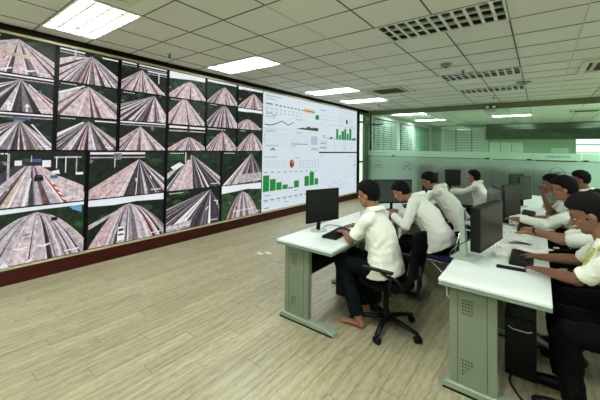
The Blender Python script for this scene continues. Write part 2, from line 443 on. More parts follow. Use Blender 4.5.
# ---- cassette air conditioners
def cassette(x, y, label):
    t = thing('ceiling_air_conditioner', label, 'air conditioner', (x, y, HC), group='ceiling cassette air conditioners')
    f = N(); s = .47
    for lo, hi in (((-s, -s), (s, -s+.08)), ((-s, s-.08), (s, s)), ((-s, -s+.08), (-s+.08, s-.08)), ((s-.08, -s+.08), (s, s-.08))): box(f, (*lo, -.025), (*hi, 0))
    obj('panel', f, M_ACW, t, bevel=.006)
    g = N()
    q = s-.16
    for lo, hi in (((-q, -s+.13), (q, -s+.16)), ((-q, s-.16), (q, s-.13)), ((-s+.13, -q), (-s+.16, q)), ((s-.16, -q), (s-.13, q))): box(g, (*lo, -.024), (*hi, -.002))
    obj('panel_inner', g, M_ACW, t)
    a = obj('air_slot', bx((-q+.03, -.02, -.012), (q-.03, .02, -.004)), M_BLACK, t); a.location = (0, -s+.105, 0)
    inst('air_slot', a.data, t, (0, s-.105, 0)); inst('air_slot', a.data, t, (-s+.105, 0, 0), math.pi/2); inst('air_slot', a.data, t, (s-.105, 0, 0), math.pi/2)
    gr = bx((-q+.02, -q+.02, -.02), (q-.02, q-.02, -.006)); 
    for k in range(14):
        yy = -q+.04+k*(2*q-.08)/13; box(gr, (-q+.03, yy-.006, -.026), (q-.03, yy+.006, -.02))
    obj('intake_grille', gr, M_ACD, t)
    return t
cassette(2.06, 7.42, 'cassette air conditioner in the ceiling beyond the third video-wall light')
cassette(5.72, 7.1, 'cassette air conditioner at the right edge of the ceiling')
cassette(2.12, 1.03, 'cassette air conditioner beside the nearest lit ceiling light')
cassette(5.9, 14.4, 'cassette air conditioner seen through the glass partition at the right')

# ---- small ceiling items
def detector(x, y, r, h, label, nm='smoke_detector'):
    t = thing(nm, label, 'smoke detector', (x, y, HC))
    b = N(); ringloft(b, [(V((0, 0, 0)), V((1, 0, 0)), V((0, 1, 0)), r, r), (V((0, 0, -h*.5)), V((1, 0, 0)), V((0, 1, 0)), r, r), (V((0, 0, -h)), V((1, 0, 0)), V((0, 1, 0)), r*.6, r*.6)], 20)
    obj('body', b, mat('detector_shell', (150, 152, 128), .5), t)
    b = N(); cone(b, (0, 0, -h*.8), (0, 0, -h*1.3), r*.35, r*.28, 12); obj('sensor', b, M_GREY, t)
detector(3.61, 5.66, .075, .05, 'round smoke detector between the large unlit light and the next one')
detector(4.51, 8.0, .12, .03, 'dark flat round detector between the two far unlit lights')
detector(1.57, 8.95, .06, .05, 'small round detector beside the fourth video-wall light')
def sprinkler(x, y, label):
    t = thing('fire_sprinkler', label, 'sprinkler', (x, y, HC))
    b = N(); cone(b, (0, 0, 0), (0, 0, -.012), .035, .03, 14); obj('escutcheon', b, M_SILVER, t)
    b = N(); cone(b, (0, 0, -.012), (0, 0, -.05), .01, .01, 8); cone(b, (0, 0, -.05), (0, 0, -.055), .022, .022, 12); obj('head', b, M_BLACK, t)
sprinkler(.51, 2.68, 'small black pendant sprinkler between the first two video-wall lights')
sprinkler(3.75, 6.25, 'small sprinkler in front of the middle unlit ceiling light')
sprinkler(3.86, 8.85+.9, 'small sprinkler just before the glass partition beam')
sprinkler(.98, 9.6, 'small sprinkler by the far left end of the glass beam')

# ================================================================ WALLS
T = .15
def struct(name, bm, m, label=None, parent=None): o = obj(name, bm, m, parent); o['kind'] = 'structure'; (label and tag(o, label)); return o
wl = N()
WIN = [(11.55, 14.15), (14.5, 16.35)]; WZ0, WZ1 = .85, 2.82
box(wl, (-T, RY0, 0), (-.02, GY-.75, HC+.2))
box(wl, (-T, GY+.02, 0), (0, WIN[0][0], HC)); box(wl, (-T, WIN[0][1], 0), (0, WIN[1][0], HC)); box(wl, (-T, WIN[1][1], 0), (0, BY, HC))
for a, b_ in WIN: box(wl, (-T, a, 0), (0, b_, WZ0)); box(wl, (-T, a, WZ1), (0, b_, HC))
struct('wall_left', wl, M_WALLW, 'left wall behind the video wall with windows beyond the glass')
# pale return between video wall and glass
rb = N(); box(rb, (-T, GY-.75, 0), (-.02, GY-.1, .12)); box(rb, (-T, GY-.75, 2.84), (-.02, GY-.1, HC)); box(rb, (-T, GY-.42, .12), (.02, GY-.1, 2.84)); struct('trim_8', rb, M_GREEN, 'dark green frame of the narrow side window')
sw = bx((-.06, GY-.9, .12), (-.04, GY-.42, 2.84)); struct('window_4', sw, mat('daylit_side_pane', (236, 246, 236), .4, emit=.8), 'narrow bright frosted side window between video wall and glass')
rr = N()
for z in (2.55, 1.18): box(rr, (-.04, GY-.9, z), (.01, GY-.1, z+.06))
struct('trim_1', rr, M_GREEN, 'dark green rails on the pale wall strip')
struct('wall_right', bx((RX, RY0, 0), (RX+T, BY, HC)), M_WALLW)
struct('wall_near', bx((0, RY0-T, 0), (RX, RY0, HC)), M_WALLW)
# back room far wall with window opening hung with blinds
bw = N()
BWX = (.62, 2.55)
box(bw, (0, BY, 0), (BWX[0], BY+T, HC)); box(bw, (BWX[1], BY, 0), (RX, BY+T, HC)); box(bw, (BWX[0], BY, 0), (BWX[1], BY+T, .7)); box(bw, (BWX[0], BY, 2.9), (BWX[1], BY+T, HC))
struct('wall_back', bw, M_WALLG, 'green far wall of the room beyond the glass')
struct('trim_7', bx((2.62, BY-.25, 2.25), (RX, BY-.001, HC-.001)), mat('dark_green_fascia', (40, 62, 42), .7), 'dark green soffit above the far wall beyond the glass')
def window(n, axis, a0, a1, z0, z1, fixed, nm, label):
    t = thing(nm, label, None, kind='structure'); fr = N()
    def bb(bm, a, b_, za, zb, d0, d1):
        if axis == 'y': box(bm, (fixed+d0, a, za), (fixed+d1, b_, zb))
        else: box(bm, (a, fixed+d0, za), (b_, fixed+d1, zb))
    s = -1 if axis == 'y' else 1
    d = sorted((s*.02, s*.08))
    for a, b_, za, zb in ((a0, a1, z0, z0+.05), (a0, a1, z1-.05, z1), (a0, a0+.05, z0+.05, z1-.05), (a1-.05, a1, z0+.05, z1-.05)): bb(fr, a, b_, za, zb, *d)
    for k in range(1, n):
        c = a0+(a1-a0)*k/n; bb(fr, c-.03, c+.03, z0+.05, z1-.05, *d)
    obj('window_frame', fr, M_GREEN, t)
    g = N(); dd = sorted((s*.045, s*.051))
    for k in range(n):
        c0 = a0+(a1-a0)*k/n+(.05 if k == 0 else .03); c1 = a0+(a1-a0)*(k+1)/n-(.05 if k == n-1 else .03)
        bb(g, c0, c1, z0+.05, z1-.05, *dd)
    obj('pane', g, mat('window_glass_plain', (255, 255, 255), .02) if False else M_CUP, t)
window(4, 'y', *WIN[0], WZ0, WZ1, 0, 'window_1', 'window with dark mullions on left wall beyond glass, nearer')
window(2, 'y', *WIN[1], WZ0, WZ1, 0, 'window_2', 'window on left wall beyond glass, farther')
window(3, 'x', *BWX, .7, 2.9, BY, 'window_3', 'window in the green far wall beyond the glass')
def blind(nm, axis, a0, a1, z0, z1, fixed, label, ang=1.0, pitch=.085):
    t = thing(nm, label, 'blind', (fixed if axis == 'y' else (a0+a1)/2, (a0+a1)/2 if axis == 'y' else fixed, z0), group='venetian blinds beyond the glass')
    b = N(); z = z0; w = .032
    sgn = 1 if axis == 'y' else -1
    while z < z1-.06:
        c, s = math.cos(ang)*w, math.sin(ang)*w
        if axis == 'y': pts = [(fixed-c, a0, z-s), (fixed+c, a0, z+s), (fixed+c, a0, z+s+.002), (fixed-c, a0, z-s+.002)]; prism(b, pts, (0, a1-a0, 0))
        else: pts = [(a0, fixed-c, z+s), (a0, fixed+c, z-s), (a0, fixed+c, z-s+.002), (a0, fixed-c, z+s+.002)]; prism(b, pts, (a1-a0, 0, 0))
        z += pitch
    tag(obj('slats', b, M_BLIND, t, world=True), kind='stuff')
    h = bx((fixed-.03, a0, z1-.05), (fixed+.03, a1, z1)) if axis == 'y' else bx((a0, fixed-.03, z1-.05), (a1, fixed+.03, z1))
    obj('headrail', h, M_BLIND, t, world=True)
blind('venetian_blind', 'y', 11.6, 12.42, WZ0, 2.86, .06, 'nearest venetian blind on the left wall beyond the glass')
blind('venetian_blind', 'y', 12.46, 13.28, WZ0, 2.86, .06, 'second venetian blind on the left wall beyond the glass')
blind('venetian_blind', 'y', 13.32, 14.12, WZ0, 2.86, .06, 'third venetian blind, just before the pale column beyond the glass')
blind('venetian_blind', 'y', 14.55, 15.4, WZ0, 2.86, .06, 'fourth venetian blind, just past the pale column beyond the glass')
blind('venetian_blind', 'y', 15.44, 16.3, WZ0, 2.86, .06, 'farthest venetian blind on the left wall beyond the glass')
for k, w_ in enumerate(('left', 'middle', 'right')):
    a = .5+k*.74; blind('venetian_blind', 'x', a, a+.70, .7, 2.92, BY-.07, w_+' wide blind on the far green wall beyond the glass', 1.2)
# curtain panel between blinds (pale green vertical panel) 
cp = N()
pts = [(0.03+.03*math.sin(k*1.3), 16.6+k*.1) for k in range(26)]
for k in range(25): prism(cp, [(pts[k][0], pts[k][1], .1), (pts[k+1][0], pts[k+1][1], .1), (pts[k+1][0]+.02, pts[k+1][1], .1), (pts[k][0]+.02, pts[k][1], .1)], (0, 0, 2.75))
tag(obj('curtain', cp, mat('green_curtain', (120, 160, 138), .8)), 'plain green curtain in the far corner beyond the glass', 'curtain')
# pale notice board and green sign, wall cabinet on the back wall
nb = thing('notice_board', 'pale rectangular board on the green far wall beyond the glass', 'board', (3.3, BY-.08, 1.5))
obj('panel', bx((2.75, BY-.05, 1.15), (4.1, BY-.005, 2.1)), mat('pale_board', (206, 232, 214), .6), nb, world=True)
b = N()
for x in (3.2, 3.65): box(b, (x, BY-.06, 1.15), (x+.02, BY-.05, 2.1))
obj('divider', b, M_GREY, nb, world=True)
sg = thing('wall_sign', 'small pale green sign on the far wall beyond the glass', 'sign', (5.5, BY-.04, 1.5))
obj('sign_plate', bx((5.15, BY-.05, 1.62), (5.75, BY, 1.85)), mat('pale_green_sign', (176, 226, 190), .5), sg, world=True)
obj('lower_plate', bx((5.2, BY-.05, 1.38), (5.7, BY, 1.55)), mat('pale_green_sign', (176, 226, 190), .5), sg, world=True)
wb = thing('backlit_window_unit', 'bright white window unit at the right of the far green wall', 'window', (6.6, BY-.04, 1.0))
f = N()
for z in (1.28, 1.62, 1.98, 2.3): box(f, (5.95, BY-.07, z), (8.0, BY, z+.05))
for x in (5.95, 6.97, 7.95): box(f, (x, BY-.065, 1.33), (x+.05, BY, 2.3))
obj('frame', f, M_WALLW, wb, world=True)
obj('lit_pane', bx((6.0, BY-.03, 1.3), (7.95, BY, 2.3)), mat('daylit_pane', (235, 250, 240), .3, emit=1.6), wb, world=True)

for k in range(4):  # cabinets added close behind the frosted film to shade its lower part
    x = 1.62+k*.93
    t = thing('shade_cabinet', ('leftmost', 'second', 'third', 'rightmost')[k]+' dark cabinet added behind the frosted glass to darken it', 'cabinet', (x+.46, GY+.42, 0))
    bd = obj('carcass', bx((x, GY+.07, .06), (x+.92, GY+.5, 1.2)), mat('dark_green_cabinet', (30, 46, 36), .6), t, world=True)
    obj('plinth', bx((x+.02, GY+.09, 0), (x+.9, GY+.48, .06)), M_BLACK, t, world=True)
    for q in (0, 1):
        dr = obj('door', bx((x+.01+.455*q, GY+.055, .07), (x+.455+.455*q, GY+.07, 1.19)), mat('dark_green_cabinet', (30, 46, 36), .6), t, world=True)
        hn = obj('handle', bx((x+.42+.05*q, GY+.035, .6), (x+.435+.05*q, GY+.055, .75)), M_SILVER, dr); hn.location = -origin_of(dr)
# ---------------------------------------------------------------- glass partition
gp = thing('glass_partition', 'green tinted glass partition with a frosted band, across the far end of the room', 'partition', (RX/2, GY, 0))
seams = [5.55-.935*k for k in range(-3, 6)]; seams = sorted([s for s in seams if .3 < s < RX-.1])
edges = [-.02]+seams+[RX]
FZ = 1.61
for k in range(len(edges)-1):
    a, b_ = edges[k]+.003, edges[k+1]-.003
    pn = obj('glass_pane', bx((a, GY-.006, .05), (b_, GY+.006, 2.86)), M_GLASS, gp, world=True)
    f = obj('frosted_film', bx((a, GY-.009, .05), (b_, GY-.0065, 1.405)), M_FROST, pn); f.location = origin_of(gp)*-1
    f2 = obj('pale_film_band', bx((a, GY-.009, 1.425), (b_, GY-.0065, FZ)), M_FROST2, pn); f2.location = origin_of(gp)*-1
    # round emblem: ring with a soaring-bird stroke
    cxp, cz = (a+b_)/2 if k else .36, 1.1
    e = N(); R_ = .145
    for q in range(28):
        t0, t1 = 2*math.pi*q/28, 2*math.pi*(q+1)/28
        if 4.2 < t0 < 5.2: continue
        p = lambda t, r: V((cxp+r*math.cos(t), GY-.0105, cz+r*math.sin(t)))
        e.faces.new([e.verts.new(v) for v in (p(t0, R_), p(t1, R_), p(t1, R_-.011), p(t0, R_-.011))])
    for st in ([(-.09, -.05), (-.03, 0), (.0, .035), (.02, 0), (.09, .06), (.03, -.03), (0, 0), (-.03, -.03)], [(-.12, -.12), (-.05, -.1), (-.05, -.085), (-.12, -.1)], [(.03, -.1), (.1, -.13), (.11, -.11), (.04, -.08)]):
        e.faces.new([e.verts.new((cxp+x, GY-.0105, cz+z)) for x, z in st])
    eo = obj('emblem', e, M_PRINTG if k < 2 or k > 4 else mat('glass_print_pale', (196, 220, 200), .6), pn); eo.location = origin_of(gp)*-1
st = N(); box(st, (0, GY-.012, 1.405), (3.6, GY-.0065, 1.418)); box(st, (3.7, GY-.012, 1.405), (RX, GY-.0065, 1.42)); box(st, (4.66, GY-.013, 1.395), (5.45, GY-.0125, 1.43))
obj('dark_stripe', st, M_PRINTG, gp, world=True)
h = N()
for x in (3.58, 4.52, 5.62, .9):
    ell(h, (x, GY-.02, 1.43), (.06, .014, .02), seg=12, rng=6)
tag(obj('door_grip', h, M_BLACK, gp, world=True, smooth=True), 'dark oval grips')
b = N(); box(b, (-.02, GY-.012, 0), (RX, GY+.012, .05)); obj('floor_channel', b, M_GREEN, gp, world=True)
b = N(); box(b, (-.1, GY-.06, 0), (-.02, GY+.06, 2.86)); obj('end_post', b, M_GREEN, gp, world=True)
b = N(); box(b, (0.02, GY+.05, 0), (.08, GY+.11, 2.86)); box(b, (.0, GY+.05, 2.5), (.5, GY+.1, 2.56)); obj('inner_post', b, M_GREEN, gp, world=True)
def text(body, size, mat_, name, parent, origin, xdir, updir, align='CENTER', label=None, bold=0, sx=1.0):
    cu = bpy.data.curves.new(name, 'FONT'); cu.body = body; cu.size = size; cu.align_x = align; cu.align_y = 'CENTER'; cu.offset = bold; cu.resolution_u = 2
    o = bpy.data.objects.new('tmp', cu); C.objects.link(o); dg = bpy.context.evaluated_depsgraph_get()
    me_ = bpy.data.meshes.new_from_object(o.evaluated_get(dg)); bpy.data.objects.remove(o)
    x = V(xdir); u = V(updir); n = x.cross(u); M = Matrix((( x.x, u.x, n.x, origin[0]), (x.y, u.y, n.y, origin[1]), (x.z, u.z, n.z, origin[2]), (0, 0, 0, 1)))
    me_.transform(Matrix.Diagonal((sx, 1, 1, 1))); me_.transform(M)
    me_.transform(Matrix.Translation(-origin_of(parent)))
    me_.name = name; me_.materials.clear(); me_.materials.append(mat_)
    r = bpy.data.objects.new(name, me_); C.objects.link(r); r.parent = parent
    if label: r['label'] = label
    return r
text('CHI TRƯỞNG BỘ NHẬT BẢN', .075, M_PRINTG, 'lettering', gp, (5.1, GY-.012, 1.515), (1, 0, 0), (0, 0, 1), bold=.0015, sx=.48)
text('CHI TRƯỞNG BỘ NHẬT BẢN', .07, M_PRINTG, 'lettering', gp, (.42, GY-.012, 1.515), (1, 0, 0), (0, 0, 1), sx=.5)
struct('trim_2', bx((-.02, GY-.07, 2.86), (RX, GY+.07, HC)), mat('beam_khaki', (118, 124, 92), .6), 'khaki beam along the top of the glass partition')
# twin emergency lamp
el = thing('emergency_light', 'white twin-head emergency lamp fixed to the beam over the glass', 'emergency light', (3.68, GY-.13, 2.86))
obj('housing', bx((3.55, GY-.14, 2.74), (3.81, GY-.075, 2.84)), M_ACW, el, world=True, bevel=.006)
for x in (3.6, 3.76):
    b = N(); cone(b, (x, GY-.13, 2.9), (x, GY-.2, 2.89), .05, .062, 16); lh = obj('lamp_head', b, M_BLACK, el, world=True)
    b = N(); cone(b, (x, GY-.2, 2.89), (x, GY-.206, 2.89), .045, .045, 16); q = obj('lens', b, M_PAPER, lh); q.location = origin_of(el)*-1

# ================================================================ VIDEO WALL
vw = thing('video_wall', 'long wall of camera screens and white charts with black bezels', 'video wall', (0, WY, 0))
YE = WY+6*TW                      # right end
Y_START = WY-6*TW
bz = bx((-.018, Y_START-.06, WB-.002), (-.006, YE+.0, WT+.002))
obj('bezel', bz, M_BEZEL, vw, world=True)
struct('baseboard_left', bx((-.02, RY0, 0), (.03, GY-.75, .172)), M_DWOOD, 'dark red-brown wooden baseboard under the video wall')
struct('trim_3', bx((-.02, RY0, .172), (.018, YE, WB-.003)), M_CREAM, 'cream strip under the screens')
struct('trim_4', bx((-.02, RY0, WT+.003), (.012, YE, WT+.035)), M_CREAM, 'cream strip above the screens')
struct('trim_5', bx((-.02, RY0, WT+.035), (.04, GY-.1, HC+.0)), M_DFRAME, 'dark wooden fascia above the screens')
struct('trim_6', bx((-.02, YE+.001, .172), (.035, YE+.14, WT+.04)), M_BEZEL, 'black upright frame at the right end of the screens')

def clip(poly, u0=0, u1=1, v0=0, v1=1):
    def cl(P, ins, inter):
        out = []
        for i in range(len(P)):
            a, b_ = P[i-1], P[i]
            if ins(b_):
                if not ins(a): out.append(inter(a, b_))
                out.append(b_)
            elif ins(a): out.append(inter(a, b_))
        return out
    def ix(c): return lambda a, b_: (c, a[1]+(b_[1]-a[1])*(c-a[0])/(b_[0]-a[0]))
    def iy(c): return lambda a, b_: (a[0]+(b_[0]-a[0])*(c-a[1])/(b_[1]-a[1]), c)
    for ins, inter in ((lambda p: p[0] >= u0, ix(u0)), (lambda p: p[0] <= u1, ix(u1)), (lambda p: p[1] >= v0, iy(v0)), (lambda p: p[1] <= v1, iy(v1))):
        if len(poly) < 3: return []
        poly = cl(poly, ins, inter)
    return poly
PAL = {
    'black': screen_mat('picture_black', (10, 12, 12)),
    'sky': screen_mat('picture_sky', (226, 234, 238), .06, 3), 'skyblue': screen_mat('picture_blue', (96, 160, 200), .1, 4),
    'tree': screen_mat('picture_foliage', (24, 44, 27), 1.0, 16), 'treed': screen_mat('picture_dark_foliage', (17, 28, 20), 1.0, 13), 'grass': screen_mat('picture_grass', (38, 68, 38), .9, 15),
    'lp': screen_mat('picture_pink_concrete', (204, 188, 190), .55, 17), 'lp2': screen_mat('picture_rose_concrete', (194, 166, 166), .55, 15), 'lg': screen_mat('picture_grey_concrete', (178, 170, 176), .55, 18),
    'mg': screen_mat('picture_mid_asphalt', (120, 110, 118), .5, 17), 'dk': screen_mat('picture_dark_asphalt', (66, 58, 66), .6, 16), 'dd': screen_mat('picture_tyre_mark', (44, 37, 42), .6, 16),
    'br': screen_mat('picture_brown_mark', (104, 78, 74), .5, 16), 'wh': screen_mat('picture_white_line', (232, 230, 232), .08, 40), 'rd': screen_mat('picture_red_line', (170, 60, 56), .15, 40),
    'or': screen_mat('picture_orange_patch', (200, 178, 160), .5, 14), 'bl': screen_mat('picture_blue_shape', (70, 90, 140), .1, 30)}
PK = list(PAL); PMATS = [PAL[k] for k in PK]
class Pic:
    def __init__(s, y0, y1, z0, z1):
        s.bm = N(); s.y0, s.y1, s.z0, s.z1 = y0, y1, z0, z1; s.n = 0
        box(s.bm, (-.006, y0, z0), (0, y1, z1), 0)
    def poly(s, pts, c):
        pts = clip(pts); s.n += 1; d = .0002+s.n*.00006
        P = []
        for q in pts:
            if not P or abs(q[0]-P[-1][0])+abs(q[1]-P[-1][1]) > 1e-5: P.append(q)
        if len(P) > 2 and abs(P[0][0]-P[-1][0])+abs(P[0][1]-P[-1][1]) < 1e-5: P.pop()
        if len(P) < 3: return
        W, H = s.y1-s.y0, s.z1-s.z0
        f = s.bm.faces.new([s.bm.verts.new((d, s.y0+u*W, s.z1-v*H)) for u, v in P]); f.material_index = PK.index(c); f.normal_update()
        if f.normal.x < 0: f.normal_flip()
def road_pic(y0, y1, z0, z1, ax, ay, ul, ur, lanes, dome=1.0, bg=('tree',), sky=0, skyc='sky', extras=(), seed=0, calm=False):
    """apex (ax, ay); the road meets the tile's bottom between ul and ur; dome<1 bulges the road sideways"""
    rnd = random.Random(seed); P = Pic(y0, y1, z0, z1)
    P.poly([(0, 0), (1, 0), (1, 1), (0, 1)], bg[0])
    for k in range(22):   # clumps of different foliage
        u, v, r = rnd.random(), max(0, ay-.1)+rnd.random()*.6, .02+rnd.random()*.07
        P.poly([(u+r*math.cos(t)*1.2, v+r*math.sin(t)) for t in [i*.785 for i in range(8)]], rnd.choice(['tree', 'treed', 'grass', 'tree', 'treed', 'dd', 'mg']) if r < .05 else rnd.choice(['tree', 'treed', 'grass']))
    if sky: P.poly([(0, 0), (1, 0), (1, sky*(.7+.5*rnd.random())), (.6, sky*.8), (.3, sky), (0, sky*(.8+.4*rnd.random()))], skyc)
    def pt(s, t):
        ub = ul+(ur-ul)*s
        return (ax+(ub-ax)*(t**dome), ay+(1.02-ay)*t)
    ALT = {'lp': ['lp', 'lp2', 'lg'], 'lp2': ['lp2', 'lp'], 'lg': ['lg', 'lp', 'mg'], 'mg': ['mg', 'mg', 'dk'], 'dk': ['dk', 'dk', 'mg']} if calm else {'lp': ['lp', 'br', 'lg', 'dk', 'lp', 'mg', 'lp2'], 'lp2': ['lp', 'dk', 'lp2', 'br'], 'lg': ['wh', 'lp', 'dk', 'mg'], 'mg': ['mg', 'lg', 'dk', 'mg'], 'dk': ['dk', 'mg', 'dk', 'dd']}
    fineL = []
    for c, w in lanes:
        if c in ALT and w > .45:
            n_ = 3+int(w*2.2)
            for q in range(n_): fineL.append((rnd.choice(ALT[c]) if q % 2 else c, w/n_*(.6+.8*rnd.random())))
        else: fineL.append((c, w))
    lanes = fineL
    tot = sum(w for _, w in lanes); acc = 0; NS = 10 if dome != 1 else 2
    for c, w in lanes:
        s0, s1 = acc/tot, (acc+w)/tot; acc += w
        # whole wedge beyond the bottom edge too (so it is cut by the tile's sides)
        for i in range(NS):
            t0, t1 = i/NS, (i+1)/NS
            P.poly([pt(s0, t0), pt(s1, t0), pt(s1, t1), pt(s0, t1)] if i else [pt(s0, 0), pt(s1, t1), pt(s0, t1)], c)
    for e in extras: P.poly(e[1], e[0])
    for k in range(7): P.poly(rect(.04+.035*k, .035, .065+.035*k, .055), 'wh')      # date caption drawn on the picture
    for k in range(4): P.poly(rect(.8+.04*k, .9, .83+.04*k, .925), 'wh')
    return P
def rect(u0, v0, u1, v1): return [(u0, v0), (u1, v0), (u1, v1), (u0, v1)]
def arrowhead(u, v, s, w=.03): return [(u-s, v-s*.55), (u, v), (u+s, v-s*.55), (u+s, v-s*.55-w), (u, v-w*1.6), (u-s, v-s*.55-w)]
LA = [('wh', .2), ('lp', 1.2), ('dk', .35), ('lp', .8), ('wh', .15), ('lg', .9), ('br', .3), ('lp2', .9), ('wh', .15), ('mg', .7), ('lp', .9), ('dd', .25), ('lp', .8), ('wh', .15), ('lg', .9), ('dk', .3), ('lp2', .9), ('wh', .2)]
LB = [('wh', .2), ('mg', 1), ('dd', .4), ('lg', .7), ('dk', .5), ('lp', .6), ('wh', .15), ('dk', .6), ('lp2', .6), ('dd', .4), ('lg', .7), ('wh', .15), ('mg', .8), ('dk', .5), ('lp', .8), ('br', .4), ('lg', .6), ('wh', .2), ('lp', .8)]
LC = [('wh', .15), ('lp2', 1), ('lp', .6), ('br', .4), ('lp', 1), ('wh', .12), ('lp2', .8), ('lp', .7), ('br', .35), ('lp', 1), ('wh', .12), ('lp', .9), ('mg', .4), ('lp', 1), ('wh', .15)]
def sides(v, c='wh'): return (c, [(0, v), (.3, v-.04), (.3, v), (0, v+.04)])
OV = lambda v, u0=0, u1=1: [('wh', rect(u0, v, u1, v+.045)), ('dd', rect(u0, v+.045, u1, v+.085)), ('lg', rect(u0, v+.10, u1, v+.125))]
uparrow = lambda u, v, s: [('wh', [(u-s*.18, v), (u+s*.18, v), (u+s*.1, v-s*1.6), (u+s*.5, v-s*1.5), (u, v-s*2.6), (u-s*.4, v-s*1.5), (u-s*.1, v-s*1.6)])]
tiles = {}
TOPR = [
 [dict(ax=.5, ay=.05, ul=-1.1, ur=1.5, lanes=[('wh', .1), ('lg', 2.2), ('wh', .12), ('lg', 2.6), ('lp', 1.4), ('wh', .1), ('dk', .35), ('lp', .8), ('wh', .1), ('mg', .7), ('lp', .8), ('dd', .25), ('lp', .7), ('br', .3), ('lp', .8), ('wh', .2)], bg=('treed',), extras=[('or', [(.28, .44), (.68, .46), (.7, .56), (.28, .54)]), ('wh', arrowhead(.64, .92, .1)), ('wh', [(.28, .93), (.42, .85), (.44, .87), (.3, .97)])]),
  dict(ax=.52, ay=.1, ul=-.35, ur=1.35, lanes=LA, bg=('treed',), extras=OV(.03, 0, .4)+[('lp', [(0, .55), (.3, .28), (.46, .16), (.42, .16), (.2, .22), (0, .35)]), ('wh', rect(.7, .06, 1, .1)), ('lg', rect(.22, 0, .26, .25))]),
  dict(ax=.42, ay=.2, ul=-.28, ur=1.0, lanes=LC, bg=('treed',), extras=OV(.02)+OV(.18, .55, 1)+[('wh', rect(.8, .2, .82, .6)), ('dd', rect(.3, 0, .36, .22))]),
  dict(ax=.55, ay=.28, ul=-.1, ur=1.05, lanes=LC, bg=('tree',), sky=.24, dome=.8),
  dict(ax=.55, ay=.22, ul=-.05, ur=1.1, lanes=LC, bg=('tree',), sky=.1, dome=.85),
  dict(ax=.6, ay=.25, ul=-.05, ur=1.2, lanes=LC, bg=('treed',), sky=.14, dome=.9, extras=[('lg', rect(.1, .12, .5, .16))])],
 [dict(ax=.55, ay=.12, ul=-.9, ur=1.35, lanes=[('wh', .1), ('lg', 1.2), ('dk', .6), ('lg', .8), ('wh', .15), ('dk', .8), ('br', .5), ('lg', .7), ('dd', .5), ('lp', .6), ('wh', .12), ('dk', .7), ('mg', .6), ('dd', .5), ('lp', .7), ('wh', .12), ('lp2', 1.3)], bg=('treed',), extras=OV(.0)+uparrow(.4, .98, .1)+uparrow(.64, .99, .09)+[('wh', [(.66, .21), (.99, .77), (.99, .81), (.65, .23)]), ('bl', [(.77, .36), (.83, .34), (.84, .42), (.78, .44)])]),
  dict(ax=.48, ay=.04, ul=-.5, ur=1.5, lanes=LC, bg=('treed',), extras=[('lp', [(0, .62), (.35, .12), (.3, .08), (0, .32)]), ('wh', [(0, .3), (.4, .03), (.42, .05), (0, .36)])]),
  dict(ax=.72, ay=.03, ul=-.9, ur=1.15, lanes=LB, bg=('treed',)),
  dict(ax=.4, ay=-.1, ul=-.25, ur=1.1, lanes=LC, bg=('tree',)),
  dict(ax=.55, ay=.02, ul=-.15, ur=1.1, lanes=LB, bg=('treed',), dome=.8),
  dict(ax=.35, ay=.5, ul=-.2, ur=.95, lanes=LC, bg=('treed',), sky=.16, dome=.7)],
 [dict(ax=.55, ay=.2, ul=-.9, ur=1.15, lanes=LB, bg=('treed',), extras=OV(.0)+[('bl', [(.46, .1), (.66, .12), (.7, .18), (.44, .17)]), ('mg', rect(.5, .18, .62, .22)), ('wh', [(.7, .3), (.98, .85), (1, .85), (.72, .28)])]),
  dict(ax=.5, ay=.1, ul=-.45, ur=1.35, lanes=LB, bg=('treed',), extras=[('wh', [(0, .5), (.4, .12), (.42, .15), (0, .58)]), ('wh', rect(.6, .05, 1, .09))]),
  dict(ax=.42, ay=.15, ul=-.35, ur=1.05, lanes=LC, bg=('treed',), extras=OV(.0)),
  dict(ax=.55, ay=.45, ul=-.1, ur=1.15, lanes=LC, bg=('treed',), dome=.85, extras=[('wh', rect(0, .04, 1, .12)), ('lg', rect(0, .2, 1, .25)), ('dd', rect(.48, 0, .54, .3))]),
  dict(ax=.5, ay=.14, ul=-.1, ur=1.1, lanes=LC, bg=('treed',), dome=.85, extras=[('lg', rect(.0, .05, .6, .09))]),
  dict(ax=.55, ay=.12, ul=-.1, ur=1.15, lanes=LC, bg=('treed',), dome=.8)]]
car = lambda u, v, w, h, c, g: [(c, [(u, v), (u+w*.8, v), (u+w, v+h*.45), (u+w*.9, v+h), (u-w*.1, v+h), (u-w*.05, v+h*.4)]), (g, [(u+w*.1, v+h*.14), (u+w*.75, v+h*.14), (u+w*.82, v+h*.32), (u+w*.05, v+h*.32)]), (g, [(u+w*.02, v+h*.52), (u+w*.85, v+h*.52), (u+w*.82, v+h*.64), (u+w*.05, v+h*.64)])]
